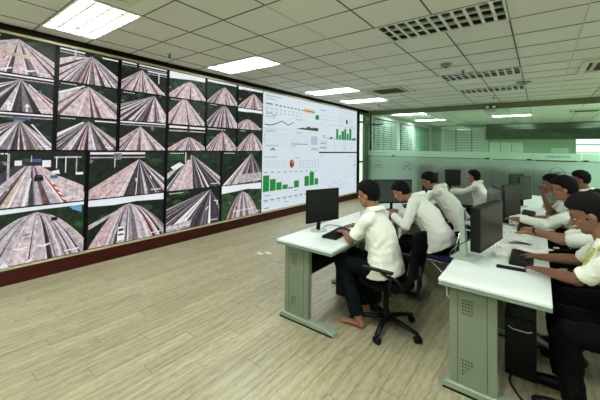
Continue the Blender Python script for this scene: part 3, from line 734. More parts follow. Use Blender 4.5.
BOTR = [
 [dict(ax=.48, ay=.17, ul=-.2, ur=1.15, lanes=[('dd', .3), ('mg', 1), ('wh', .15), ('lg', .9), ('dk', .5), ('or', .4), ('wh', .15), ('lg', 1), ('dk', .6), ('lg', .5), ('br', .4), ('lg', .6), ('wh', .15), ('rd', .2), ('lp', 1.5), ('lp', .8)], bg=('treed',),
       extras=[('dk', [(.0, 1), (.0, .62), (.4, .2), (.46, .2), (.2, .6)]), ('wh', [(.465, .5), (.48, .5), (.43, 1), (.4, 1)]), ('lp', [(.68, .45), (.76, .5), (.99, .7), (.99, 1), (.82, 1)]), ('lp2', [(.74, .6), (.99, .78), (.99, .81), (.76, .64)]), ('treed', [(.66, .1), (1, .12), (1, .7), (.76, .5), (.66, .36)]), ('dd', [(.4, .2), (.6, .2), (.6, .27), (.42, .27)]), ('bl', rect(.46, .14, .56, .2))] +
              [('rd' if k % 2 else 'wh', [(.655+.017*k, .58+.052*k), (.675+.017*k, .58+.052*k), (.7+.019*k, .64+.052*k), (.675+.019*k, .64+.052*k)]) for k in range(8)] +
              [('wh', rect(.33, .17, .39, .26)), ('wh', rect(.57, .17, .65, .3)), ('lg', rect(.68, .1, .96, .13)), ('wh', rect(.7, .1, .71, .33)), ('wh', rect(.79, .1, .8, .42)), ('lg', rect(.9, .1, .912, .46)), ('wh', [(.66, .38), (.73, .36), (.74, .44), (.67, .43)]), ('bl', rect(.65, .46, .72, .52)), ('wh', rect(.9, .42, .98, .47)), ('lg', rect(.27, .05, .29, .7)), ('wh', rect(.47, .08, .475, .2))] +
              [('black', [(.51, .44), (.57, .44), (.585, .49), (.585, .56), (.5, .56), (.5, .49)]), ('dk', rect(.52, .45, .565, .48))]),
  dict(ax=.62, ay=.18, ul=-.21, ur=1.3, lanes=[('lp2', 3.0), ('lp', 2.2), ('wh', .15), ('lp', .4), ('dd', .3), ('dk', 1.1), ('wh', .12), ('dk', 1.0), ('mg', .2), ('wh', .14), ('lg', .3), ('dk', 1.1), ('wh', .1), ('dk', 1), ('lg', .5), ('wh', .3), ('mg', .8), ('wh', .2), ('lp', .6)], bg=('treed',),
       extras=OV(.02, 0, .7)+[('wh', [(.57, .62), (.6, .62), (.58, .72)]), ('wh', [(.77, .58), (.79, .58), (.81, .68)]), ('mg', rect(.28, .04, .38, .18)), ('wh', rect(.29, .15, .3, .35))]),
  dict(ax=.42, ay=.08, ul=-.06, ur=1.25, lanes=[('wh', .15), ('mg', .5), ('lp', 1.4), ('wh', .1), ('lp', 1.5), ('lp2', .6), ('dd', .25), ('dk', 1.4), ('wh', .14), ('dk', .5), ('wh', .3), ('dk', .7), ('dk', 1.2), ('wh', .2), ('mg', .8), ('lp', .6), ('wh', .2)], bg=('tree',),
       extras=[('wh', [(.05, .4), (.2, .28), (.28, .34), (.12, .5)]), ('grass', rect(.1, .1, .4, .22)), ('wh', rect(.3, .02, .315, .28)), ('lp', [(0, .55), (.14, .42), (.16, .46), (0, .7)]), ('wh', [(.4, .6), (.44, .6), (.44, .62), (.4, .62)])]),
  dict(ax=.72, ay=.05, ul=.0, ur=1.2, lanes=[('wh', .35), ('lp2', .7), ('mg', .5), ('lp', .5), ('wh', .15), ('mg', 1.3), ('wh', .1), ('dk', .8), ('mg', .9), ('wh', .12), ('dk', 1.2), ('wh', .12), ('dk', 1)], bg=('treed',), extras=[('lg', [(.42, .72), (1, .68), (1, .95), (.34, .98)])])],
 [dict(ax=.54, ay=.1, ul=-.15, ur=1.12, lanes=[('lp', .5), ('wh', .08), ('lg', 1.9), ('dk', .12), ('lg', 1.1), ('lp', 1.1), ('dd', .1), ('lg', 1.5), ('dd', .32), ('br', .12), ('lg', .5), ('wh', .1), ('lg', .6), ('dk', .16), ('lg', .5), ('wh', .08), ('dk', .2), ('lg', .6), ('lp', .5)], bg=('tree',), sky=.08, dome=.62,
       extras=[('skyblue', [(.82, .04), (.97, .07), (.97, .2), (.88, .13)]), ('wh', rect(.18, .05, .19, .3)), ('black', [(.66, .23), (.72, .23), (.73, .29), (.67, .3)]), ('wh', arrowhead(.4, .75, .06, .025)), ('wh', arrowhead(.6, .76, .06, .025)), ('wh', [(.22, 1), (.27, .9), (.31, 1)]), ('wh', [(.44, .98), (.5, .92), (.51, .96), (.47, 1)]), ('dk', [(.42, .48), (.48, .47), (.48, .49), (.42, .5)])]),
  dict(ax=.49, ay=.15, ul=.0, ur=1.12, lanes=[('lp2', 1.8), ('wh', .12), ('lg', .5), ('dk', .35), ('lg', .9), ('br', .25), ('wh', .1), ('lg', .8), ('mg', .6), ('lp', .5), ('lg', .7), ('wh', .16), ('lp', .4), ('dk', .3), ('rd', .18), ('lp', .3), ('wh', .16), ('dk', .4), ('lp', .5), ('mg', .5)], bg=('treed',), sky=.15, dome=.62,
       extras=[('lg', [(0, .5), (.4, .22), (.42, .24), (0, .6)])]+car(.35, .64, .09, .3, 'wh', 'dk')),
  dict(ax=.8, ay=.04, ul=-1.2, ur=1.2, lanes=[('wh', .25), ('mg', 1), ('dk', .8), ('wh', .1), ('dk', 1), ('lg', .2), ('dk', 1), ('wh', .12), ('dk', .9), ('wh', .5), ('lg', .35), ('wh', .3), ('dk', 1.1), ('dd', .3), ('dk', 1), ('wh', .25), ('dk', 1.1), ('mg', .5)], bg=('treed',),
       extras=[('wh', [(.7, .6), (.76, .5), (.77, .52), (.71, .62)]), ('wh', [(.2, .85), (.34, .7), (.35, .72), (.22, .88)]), ('wh', [(.88, .35), (.96, .38), (.96, .5), (.94, .5), (.94, .4), (.88, .38)]), ('lg', [(0, .85), (.45, .8), (.4, .98), (0, 1)]), ('wh', rect(0, .9, .42, .92))]),
  dict(ax=.49, ay=.22, ul=.09, ur=.92, lanes=[('br', .25), ('wh', .1), ('mg', .8), ('lp2', .4), ('dk', .3), ('lp', .6), ('wh', .1), ('mg', .8), ('lp', .5), ('wh', .12), ('mg', .7), ('lp', .3), ('lg', .6), ('wh', .1), ('lp2', .6), ('rd', .12), ('lg', .4)], bg=('grass',), sky=.2, dome=.6, extras=[('wh', rect(.25, .78, .8, .8))])]]
lab_top = ['road screen', ]
def place_pics(rows, ncol, h, ztop, rowlabel):
    w = 6*TW/ncol
    for r, row in enumerate(rows):
        for c, d in enumerate(row):
            y0 = Y_START+c*w; z1 = ztop-r*h
            g = .034
            P = road_pic(y0+g, y0+w-g*.7, z1-h+.01, z1-.008, seed=r*17+c+ncol, calm=(ncol == 4 or (r, c) in ((0, 0), (0, 3), (1, 3))), **d)
            if r == 0 and ztop > 2.5: pass
            o = obj('camera_screen', P.bm, PMATS, vw, world=True)
place_pics(TOPR, 6, WH/6, WT, 'top'); place_pics(BOTR, 4, WH/4, WT-WH/2, 'bottom')

# ---- dashboard half: two joined fields, flat print
DB = screen_mat('dashboard_white', (216, 228, 236), .02, 2, .92); DG = screen_mat('dashboard_green', (22, 132, 52)); DGD = screen_mat('dashboard_dark_green', (30, 84, 50)); DK = screen_mat('dashboard_ink', (108, 122, 130)); DKL = screen_mat('dashboard_pale_ink', (176, 188, 196)); DR = screen_mat('dashboard_red', (150, 48, 48)); DO = screen_mat('dashboard_orange', (214, 176, 120)); DBR = screen_mat('dashboard_brown', (112, 80, 52)); DBL = screen_mat('dashboard_blue', (150, 186, 210)); DBK = screen_mat('dashboard_black', (44, 58, 58))
def ys(s): return WY+s*6*TW
def zt(t): return WT-t*WH
db = obj('dashboard_screen', bx((-.006, WY+.008, WB+.006), (.0, ys(.4975), WT-.006)), DB, vw, world=True)
db2 = obj('dashboard_screen', bx((-.006, ys(.4985), zt(.502)), (.0, YE-.01, WT-.006)), DB, vw, world=True)
db3 = obj('dashboard_screen', bx((-.006, ys(.4985), WB+.006), (.0, YE-.01, zt(.516))), DB, vw, world=True)
def flat(parent, polys, m, name, d=.001):
    bm = N()
    for P in polys:
        f = bm.faces.new([bm.verts.new((d, ys(s), zt(t))) for s, t in P]); f.normal_update()
        if f.normal.x < 0: f.normal_flip()
    return_ = obj(name, bm, m, None)
    return_.parent = parent; return_.location = -origin_of(parent)
    return return_
def R4(s0, t0, s1, t1): return [(s0, t0), (s1, t0), (s1, t1), (s0, t1)]
def pl(pts, w=.004):
    out = []
    for (a, b_), (c, d) in zip(pts[:-1], pts[1:]): out.append([(a, b_-w), (c, d-w), (c, d+w), (a, b_+w)])
    return out
base = .836
for s0, s1, t in ((.008, .053, .701), (.058, .102, .736), (.107, .149, .769), (.156, .199, .796), (.254, .298, .771), (.351, .395, .74), (.401, .446, .702), (.453, .492, .772)):
    flat(db, [R4(s0, t, s1, base)], DG, 'chart_bar')
flat(db, [R4(.204, .826, .247, .838)], mat('x', (0, 0, 0)) if False else DBR, 'chart_bar', .001)
flat(db, [[(.233+.02*math.cos(k*.393), .612+.038*math.sin(k*.393)) for k in range(16)]], DR, 'pie_chart')
flat(db, [[(.233, .612), (.235, .58), (.243, .585), (.246, .6)]], DO, 'pie_slice', .0014)
flat(db, pl([(.012, .273), (.052, .277), (.09, .264), (.144, .232), (.199, .262), (.242, .229)], .004), DGD, 'trend_line')
flat(db, [[(.265, .288), (.33, .27), (.35, .274), (.389, .252), (.41, .266), (.44, .26), (.484, .258), (.488, .292)]], DGD, 'area_chart')
flat(db, [R4(.337, .083, .449, .1)], DO, 'colour_band'); flat(db, [R4(.337, .1, .449, .109)], DBR, 'colour_band', .001); flat(db, [R4(.337, .112, .44, .12)], DO, 'colour_band', .001)
flat(db, [R4(.455, .128, .493, .174)], DG, 'status_block')
flat(db, pl([(.02, .185), (.05, .172), (.08, .19), (.11, .182)], .003), DG, 'sparkline')
rnd = random.Random(3)
ink, pale = [], []
for a, b_, t, c_ in [(.02, .07, .097, 1)]+[(.09+.032*k, .11+.032*k, .098+.001*k, 1) for k in range(8)]+[(.02+.035*k, .04+.035*k, .135, 0) for k in range(9)]+[(.02+.035*k, .038+.035*k, .165, 0) for k in range(9)]+[(.02, .14, .03, 0), (.02, .1, .055, 0), (.02, .09, .205, 0), (.265, .33, .2, 0), (.02, .1, .325, 0), (.02, .08, .33, 0), (.265, .32, .325, 0), (.02, .12, .452, 0), (.22, .27, .452, 0), (.02, .11, .548, 0), (.26, .31, .56, 0)]:
    (ink if c_ else pale).append(R4(a, t-.006, b_, t+.006))
for k in range(12): pale.append(R4(.015+.018*k, .302, .026+.018*k, .309)); pale.append(R4(.265+.018*k, .312, .274+.018*k, .318)); pale.append(R4(.015+.016*k, .437, .022+.016*k, .443))
for k in range(5):
    pale.append(R4(.02, .345+.018*k, .204, .347+.018*k)); pale.append(R4(.22, .345+.018*k, .385, .347+.018*k)); ink.append(R4(.012, .348+.018*k, .018, .354+.018*k))
pale.append(R4(.411, .345, .48, .433)); pale.append(R4(.411, .462, .487, .488)); ink.append(R4(.223, .427, .381, .434)); pale.append(R4(.223, .415, .381, .419))
for k in range(7):
    for j in range(4): pale.append(R4(.30+.03*k, .585+.022*j, .318+.03*k, .594+.022*j))
for k in range(9): pale.append(R4(.02, .58+.018*(k % 4), .19, .583+.018*(k % 4))); 
for k in range(10): ink.append(R4(.018+.049*k, .672+.002*k, .036+.049*k, .68+.002*k))
for k in range(8):
    ink.append(R4(.015+.048*k, .905, .045+.048*k, .914)); pale.append(R4(.018+.048*k, .922, .043+.048*k, .93))
ink += [R4(.02, .867, .06, .873), R4(.17, .948, .21, .953), R4(.02, .97, .055, .977), R4(.255, .858, .285, .864)]
flat(db, ink, DK, 'caption_dashes'); flat(db, pale, DKL, 'fine_print')
flat(db, [[(.055, .492), (.062, .478), (.075, .468), (.088, .478), (.095, .492), (.085, .49), (.075, .482), (.065, .49)]], DGD, 'gauge_arc')
for s0, s1, t in ((.7, .727, .245), (.736, .762, .311), (.771, .806, .262), (.809, .838, .235), (.846, .873, .288), (.88, .912, .225)): flat(db2, [R4(s0, t, s1, .364)], DG, 'chart_bar')
flat(db2, [R4(.623, .341, .654, .362), R4(.59, .356, .61, .364), R4(.67, .356, .685, .364), R4(.923, .34, .95, .364), R4(.955, .332, .98, .364)], DGD, 'low_bars')
flat(db2, [[(.845+.014*math.cos(k*.6), .15+.03*math.sin(k*.6)) for k in range(10)]], DBK, 'pie_chart')
ink, pale = [], []
for k in range(15): ink.append(R4(.6+.027*k, .208, .612+.027*k, .214))
for k in range(6): pale += [R4(.72, .11+.02*k, .8, .114+.02*k), R4(.9, .1+.02*k, .925, .106+.02*k)]
for k in range(4): pale += [R4(.505, .39+.025*k, .59, .397+.025*k), R4(.67, .395+.025*k, .7, .402+.025*k), R4(.79, .395+.025*k, .84, .402+.025*k), R4(.9, .395+.025*k, .93, .402+.025*k)]
ink += [R4(.51, .06, .57, .067), R4(.51, .41, .58, .418), R4(.51, .455, .58, .462), R4(.54, .33, .57, .337), R4(.54, .345, .57, .352)]
pale += [R4(.505, .12, .7, .124), R4(.505, .16, .68, .163), R4(.505, .2, .55, .206), R4(.595, .366, .98, .369)]
flat(db2, ink, DK, 'caption_dashes'); flat(db2, pale, DKL, 'fine_print')
flat(db3, pl([(.6, .88), (.64, .86), (.68, .845), (.72, .85), (.75, .80), (.78, .84), (.81, .77), (.84, .83), (.87, .74), (.895, .79), (.91, .82)], .003), DBL, 'trend_line')
flat(db3, pl([(.58, .9), (.68, .885), (.8, .87), (.9, .865)], .0025), DBL, 'trend_line')
flat(db3, [R4(.575, .905, .92, .909)]+[R4(.505, .62+.05*k, .545, .625+.05*k) for k in range(0)]+[R4(.955, .56+.045*k, .98, .568+.045*k) for k in range(9)]+[R4(.508, .54, .53, .547)], DKL, 'fine_print')
flat(db3, [R4(.89, .555, .93, .565), R4(.95, .66, .985, .675)], DBL, 'highlight_chip')

# floor outlet plates
for k, (x, y) in enumerate(((1.42, 3.76), (1.5, 3.86))):
    t = thing('floor_socket', ('left' if k == 0 else 'right')+' of two small white socket covers in the open floor', 'floor socket', (x, y, 0))
    obj('cover_plate', bx((-.05, -.028, 0), (.05, .028, .006)), M_PAPER, t, bevel=.002)
    obj('hinge_flap', bx((-.035, -.02, .006), (.035, .02, .009)), M_PAPER, t)

# ================================================================ DESKS
def perf(parent, y, x0, x1, z0, z1, tri=False):
    b = N()
    nx_, nz_ = (4, 5)
    for i in range(nx_):
        for j in range(nz_):
            if tri and i > j: continue
            cx_ = x0+(x1-x0)*(i+.5)/nx_; cz_ = z0+(z1-z0)*(j+.5)/nz_
            box(b, (cx_-.006, y-.0015, cz_-.006), (cx_+.006, y+.0005, cz_+.006))
    obj('vent_perforation', b, M_LEGD, parent)
def make_desk(L=1.2, D=.6):
    """desk along +y, front (camera) end at y=0, x from 0 (screen side) to D (sitter side), origin on floor"""
    t = thing('office_desk')
    b = N(); prism(b, [(0, 0, .728), (D, 0, .728), (D, 0, .752), (0, 0, .752)], (0, L-.004, 0)); obj('desktop', b, M_DESK, t, bevel=.004)
    b = N()
    for lo, hi in (((.004, -.003, .706), (D-.004, .03, .728)), ((.0, .004, .706), (.03, L-.006, .728)), ((D-.03, .004, .706), (D, L-.006, .728))): box(b, lo, hi)
    obj('edge_band', b, M_DESKE, t)
    for y in (.06, L-.12):
        b = N(); box(b, (.06, y, .05), (.33, y+.055, .706)); lp = obj('leg_panel', b, M_LEGP, t, bevel=.006)
        g = N()
        for x in (.105, .275): box(g, (x, y-.001, .06), (x+.005, y+.001, .7))
        obj('groove', g, M_LEGD, lp)
        perf(lp, y, .13, .2, .52, .63); perf(lp, y, .13, .2, .12, .23, True)
        b = N(); prism(b, [(.01, y-.02, .0), (.60, y-.02, .0), (.60, y-.02, .025), (.52, y-.02, .05), (.04, y-.02, .055), (.01, y-.02, .03)], (0, .095, 0)); obj('foot', b, M_FOOT, t, bevel=.006)
        b = N(); box(b, (.02, y-.024, .0), (.59, y-.02, .014)); obj('foot_skirt', b, M_BLACK, t)
    b = N(); box(b, (.09, .12, .3), (.105, L-.13, .706)); obj('modesty_panel', b, mat('dark_modesty_panel', (8, 9, 9), .7, spec=.2), t)
    b = N(); box(b, (.12, .12, .62), (.3, L-.13, .628)); box(b, (.12, .12, .628), (.13, L-.13, .68)); obj('cable_tray', b, M_BLACK, t)
    return t
desk0 = make_desk()
rowA = ['white office desk at the near end of the left row, under the nearest man', 'second white office desk of the left row', 'third white office desk of the left row', 'fourth white office desk of the left row', 'farthest white office desk of the left row']
rowB = ['white office desk at the near end of the right row, nearest the camera', 'second white office desk of the right row', 'third white office desk of the right row', 'fourth white office desk of the right row', 'farthest white office desk of the right row']
for k in range(5):
    d = desk0 if k == 0 else copy_tree(desk0)
    d.location = (2.77, 2.48+1.2*k, 0); tag(d, rowA[k], 'desk', 'white desks of the left row')
    d = copy_tree(desk0); d.location = (4.2, 2.49+1.2*k, .006 if k == 0 else .006); tag(d, rowB[k], 'desk', 'white desks of the right row')
    d.location.z = 0
DT = .752
def cpu(x, y, label, rz=0):
    t = thing('computer_tower', label, 'computer tower', (x, y, 0), rz)
    obj('case', bx((-.22, -.09, 0.01), (.22, .09, .43)), M_BLACK, t, bevel=.006)
    obj('front_panel', bx((.22, -.088, .015), (.232, .088, .425)), M_BLACK, t, bevel=.003)
    b = N(); tube(b, [(.235, -.07, .36), (.245, -.04, .35), (.245, .04, .35), (.235, .07, .36)], .005); obj('silver_trim', b, M_SILVER, t, smooth=True)
cpu(3.2, 3.38, 'black computer tower under the near desk of the left row')
cpu(4.63, 3.2, 'black computer tower under the near desk of the right row', -math.pi/2)

# ================================================================ MONITORS
def monitor(x, y, yaw, zc, w, h, label, style='thin', base_off=(-.12, -.05), stand_h=None, tw=0):
    """screen normal is +x rotated by yaw"""
    t = thing('computer_monitor', label, 'monitor', (x, y, DT), yaw, group='computer monitors')
    z = zc-DT
    th = {'thin': .02, 'column': .065}.get(style, .03)
    b = N(); box(b, (-th, -w/2, z-h/2), (0, w/2, z+h/2)); obj('screen_shell', b, M_BLACK, t, bevel=.004)
    b = N(); box(b, (0, -w/2+.012, z-h/2+.018), (.0015, w/2-.012, z+h/2-.012)); obj('screen_panel', b, M_BLACKG if style != 'on' else mat('grey_screen_image', (64, 70, 66), .4), t)
    b = N(); prism(b, [(-th, -w/2+.02, z-h/2+.02), (-th, w/2-.02, z-h/2+.02), (-th, w/2-.02, z+h/2-.02), (-th, -w/2+.02, z+h/2-.02)], (-.001, 0, 0))
    bb = .035 if style != 'vent' else .055
    b = N()
    A = [(-th, -w/2+.015, z-h/2+.015), (-th, w/2-.015, z-h/2+.015), (-th, w/2-.015, z+h/2-.015), (-th, -w/2+.015, z+h/2-.015)]
    B = [(-th-bb, -w*.3, z-h*.3), (-th-bb, w*.3, z-h*.3), (-th-bb, w*.3, z+h*.32), (-th-bb, -w*.3, z+h*.32)]
    va = [b.verts.new(p) for p in A]; vb = [b.verts.new(p) for p in B]
    b.faces.new(va); b.faces.new(list(reversed(vb)))
    for k in range(4): b.faces.new((va[k], vb[k], vb[(k+1) % 4], va[(k+1) % 4]))
    bmesh.ops.recalc_face_normals(b, faces=b.faces)
    bk = obj('back_cover', b, M_GREY if style == 'vent' else M_BLACK, t)
    if style == 'vent':
        b = N()
        for k in range(7): zz = z-h*.2+k*h*.07; box(b, (-th-bb-.003, -w*.25, zz), (-th-bb, w*.25, zz+.008))
        obj('vent_slot', b, M_BLACK, bk)
    bo, by_ = base_off
    st_mat = M_SILVER if style in ('column', 'vent') else M_BLACK
    top = (z-h*.05) if style != 'column' else z+.02
    if style == 'column':
        b = N(); prism(b, [(bo-.035, by_-.02, .01), (bo+.015, by_-.02, .01), (bo+.0, by_-.02, top+.1), (bo-.035, by_-.02, top+.1)], (0, .05, 0)); obj('stand_column', b, M_SILVER, t, bevel=.004)
        b = N(); box(b, (bo-.0, by_-.01, top-.03), (-th-bb+.01, by_+.02, top+.0)); box(b, (bo, by_-.01, top-.08), (-th-bb+.01, by_+.015, top-.07)); obj('mount_arm', b, M_SILVER, t)
        b = N(); prism(b, [(bo-.08, by_-.1, 0), (bo+.12, by_-.12, 0), (bo+.12, by_+.12, 0), (bo-.08, by_+.1, 0)], (0, 0, .012)); obj('base_plate', b, M_SILVER, t, bevel=.004)
    else:
        b = N(); cone(b, (-th-bb+.01, 0, z-h*.1), (bo+.02, by_*.5, .015), .018, .022, 10); obj('stand_neck', b, M_BLACK, t)
        b = N(); ringloft(b, [(V((bo+.03, by_*.5, 0)), V((1, 0, 0)), V((0, 1, 0)), .07, .1), (V((bo+.03, by_*.5, .012)), V((1, 0, 0)), V((0, 1, 0)), .066, .096)], 24); obj('base_plate', b, M_SILVER if style == 'thin' else M_BLACK, t)
    return t
def line_mon(p, q, z0, z1, label, **k):
    p = V(p); q = V(q); d = q-p; w = d.length
    yaw = math.atan2(-d.x, d.y)      # +y -> direction p->q
    c = (p+q)/2; return monitor(c.x, c.y, yaw, (z0+z1)/2, w, z1-z0, label, **k)
line_mon((2.925, 2.77), (3.045, 3.215), .865, 1.205, 'black monitor on silver base in front of the nearest man of the left row', base_off=(-.1, .0))
line_mon((2.92, 4.52), (3.3, 4.97), .86, 1.2, 'grey-faced monitor seen behind the nearest man of the left row', base_off=(-.08, 0), style='on')
line_mon((3.03, 6.6), (3.2, 7.0), .86, 1.2, 'dark monitor left of the head of the third man of the left row')
line_mon((3.15, 7.9), (3.4, 8.15), .86, 1.22, 'dark monitor standing behind the third man of the left row')
line_mon((4.4, 2.87), (4.492, 3.5), .868, 1.2, 'large black monitor on a silver column stand at the near end of right row', style='column', base_off=(-.17, -.1))
line_mon((4.47, 4.1), (4.33, 4.55), .9, 1.235, 'grey vented monitor just behind the large near monitor of the right row', style='vent', base_off=(-.1, 0))
line_mon((4.42, 4.62), (4.56, 5.05), .87, 1.24, 'third monitor of the right row, dark, turned to the camera', base_off=(-.08, 0))
line_mon((4.50, 6.4), (4.64, 6.8), .87, 1.24, 'fourth monitor of the right row, beyond the third', base_off=(-.08, 0))
line_mon((4.3, 7.7), (4.5, 8.05), .87, 1.2, 'farthest dark monitor of the right row', base_off=(-.08, 0))

# laptop beside second monitor of left row
lt = thing('laptop', 'open black laptop in front of the third man of the left row', 'laptop', (3.2, 5.27, DT), .35)
obj('keyboard_base', bx((-.11, -.15, 0), (.11, .15, .018)), M_BLACK, lt, bevel=.003)
b = N(); prism(b, [(-.11, -.15, .018), (-.11, .15, .018), (-.19, .15, .22), (-.19, -.15, .22)], (-.008, 0, -.002)); obj('lid', b, M_GREY, lt)

def keyboard(x, y, rz, label, w=.15, l=.44, m=M_BLACK):
    t = thing('keyboard', label, 'keyboard', (x, y, DT), rz, group='black keyboards')
    b = N(); prism(b, [(-w/2, -l/2, 0), (w/2, -l/2, 0), (w/2, -l/2, .012), (-w/2, -l/2, .024)], (0, l, 0)); obj('tray', b, m, t, bevel=.002)
    b = N()
    for r in range(5):
        xx = -w/2+.015+r*(w-.03)/5; zz = .024-(.012)*(r+.3)/5
        for c in range(15):
            yy = -l/2+.012+c*(l-.024)/15; box(b, (xx, yy, zz-.004), (xx+(w-.03)/5-.004, yy+(l-.024)/15-.003, zz+.006))
    obj('keys', b, mat('dark_keycap', (20, 22, 22), .6, spec=.2), t)
def mouse(x, y, rz, label):
    t = thing('mouse', label, 'mouse', (x, y, DT), rz, group='black mice')
    b = N(); ell(b, (0, 0, .006), (.055, .03, .03), seg=16, rng=10)
    for v in b.verts:
        if v.co.z < 0.0: v.co.z = 0
    obj('shell', b, M_BLACK, t, smooth=True); b = N(); ell(b, (-.03, 0, .03), (.01, .004, .007), seg=8, rng=6); obj('wheel', b, M_GREY, t, smooth=True)
keyboard(3.14, 3.02, .1, 'black keyboard under the hands of the nearest man in the left row')
mouse(3.12, 3.46, 0, 'black mouse under the right hand of the nearest man in the left row')
keyboard(3.22, 4.2, .1, 'black keyboard under the hands of the second man in the left row')
keyboard(4.63, 3.37, .0, 'black keyboard under the hands of the nearest man in the right row')
keyboard(4.62, 4.75, 0, 'black keyboard at the third place of the right row')
mouse(4.72, 5.35, 0, 'black mouse on papers at the third place of the right row')
keyboard(4.62, 5.9, 0, 'black keyboard at the fourth place of the right row')

def paper(x, y, rz, label, w=.21, l=.297, n=1, z=DT, text_=True):
    t = thing('paper_sheet' if n == 1 else 'paper_stack', label, 'paper', (x, y, z), rz, group='papers on the desks')
    b = N()
    for k in range(n):
        a = (random.random()-.5)*.15 if k else 0; box(b, (-l/2, -w/2, k*.003), (l/2, w/2, k*.003+.0026), M=Matrix.Rotation(a, 4, 'Z'))
    obj('sheets', b, M_PAPER, t)
    if text_:
        b = N()
        for k in range(9): box(b, (-l/2+.03+k*.025, -w/2+.02, n*.003), (-l/2+.036+k*.025, w/2-.02-(k % 3)*.02, n*.003+.0003))
        obj('printed_lines', b, M_PRINT, t)
paper(4.52, 3.98, .3, 'white sheet between the near keyboard and the watch-wearing hand', n=1)
paper(4.66, 3.86, -.5, 'sheet of paper lying tilted under the forearm with the watch', n=1)
paper(4.38, 3.62, .1, 'stack of white papers right behind the large near monitor', n=5)
paper(4.6, 4.35, .2, 'stack of papers under the hand of the man in glasses', n=6)
paper(4.45, 5.6, -.2, 'papers on the fourth place of the right row', n=4)
paper(4.68, 6.3, .1, 'papers beyond the third monitor of the right row', n=3)
paper(4.4, 6.9, .1, 'farthest papers of the right row', n=4)
paper(3.0, 6.9, .1, 'papers on the far desk of the left row', n=8)
paper(4.35, 2.75+1.9, .6, 'paper leaning by the vented monitor base', n=2)
# binder / black pen tray at the near end of the right desk
pt_ = thing('pen_tray', 'narrow black tray lying on near right desk in front of the keyboard', 'tray', (4.575, 3.035, DT), .12)
obj('tray_body', bx((-.09, -.022, 0), (.09, .022, .008)), M_BLACK, pt_, bevel=.002); b = N()
box(b, (-.085, -.022, .008), (.085, -.018, .014)); box(b, (-.085, .018, .008), (.085, .022, .014)); obj('rim', b, M_BLACK, pt_)
bt = thing('wire_basket', 'small white wire basket behind the large near monitor', 'basket', (4.5, 3.36, DT))
b = N()
for z in (.004, .03, .056):
    tube(b, [(-.05, -.08, z), (.05, -.08, z), (.05, .08, z), (-.05, .08, z), (-.05, -.08, z)], .0028, 6)
for k in range(9):
    yy = -.08+k*.02
    for xx in (-.05, .05): cone(b, (xx, yy, .0), (xx, yy, .058), .0018, .0018, 5)
for k in range(6):
    xx = -.05+k*.02
    for yy in (-.08, .08): cone(b, (xx, yy, .0), (xx, yy, .058), .0018, .0018, 5)
    cone(b, (xx, -.08, .004), (xx, .08, .004), .0018, .0018, 5)
obj('wire_mesh', b, M_PAPER, bt)
obj('slips', bx((-.04, -.07, .006), (.04, .07, .03)), M_PAPER, bt)
cg = thing('drinking_glass', 'clear glass on the desk behind the nearest man of left row', 'glass', (3.08, 3.78, DT))
b = N(); ringloft(b, [(V((0, 0, 0)), V((1, 0, 0)), V((0, 1, 0)), .032, .032), (V((0, 0, .13)), V((1, 0, 0)), V((0, 1, 0)), .04, .04)], 20, cap=False); obj('wall', b, M_CUP, cg, smooth=True)
b = N(); cone(b, (0, 0, 0), (0, 0, .008), .032, .032, 20); obj('bottom', b, M_CUP, cg)
def cable(name, label, pts, r=.004, m=M_BLACK):
    # Catmull-Rom
    P = [V(p) for p in pts]; out = []
    for i in range(len(P)-1):
        a, b_, c, d = P[max(i-1, 0)], P[i], P[i+1], P[min(i+2, len(P)-1)]
        for k in range(6):
            t = k/6; out.append(.5*((2*b_)+(c-a)*t+(2*a-5*b_+4*c-d)*t*t+(3*b_-a-3*c+d)*t**3))
    out.append(P[-1]); b = N(); tube(b, out, r, 6)
    tag(obj(name, b, m, center=True, smooth=True), label, 'cable')
cable('power_cable', 'black cable running out over the floor from the right near desk', [(4.6, 3.1, .006), (4.57, 2.92, .006), (4.62, 2.78, .006), (4.68, 2.66, .006), (4.66, 2.4, .006)], .007)
cable('monitor_cable', 'black cable looping on the desk behind the near left monitor', [(2.93, 3.05, DT+.005), (2.9, 3.22, DT+.02), (2.98, 3.32, DT+.01), (3.1, 3.3, DT+.005)], .004)
cable('monitor_cable', 'grey cable coiled round the silver column stand', [(4.2, 3.3, DT+.005), (4.17, 3.05, DT+.01), (4.2, 2.93, DT+.08), (4.25, 2.98, DT+.13), (4.3, 3.1, DT+.15)], .004, M_GREY)
# small hook under near right desk corner
hk = thing('desk_hook', 'small metal hook hanging under the left corner of the near right desk', 'hook', (4.24, 2.56, .62))
b = N(); tube(b, [(0, 0, .086), (0, 0, .0), (.015, 0, -.012), (.03, 0, .0)], .006); obj('rod', b, M_SILVER, hk, smooth=True)
obj('mount_plate', bx((-.015, -.015, .078), (.015, .015, .086)), M_SILVER, hk)

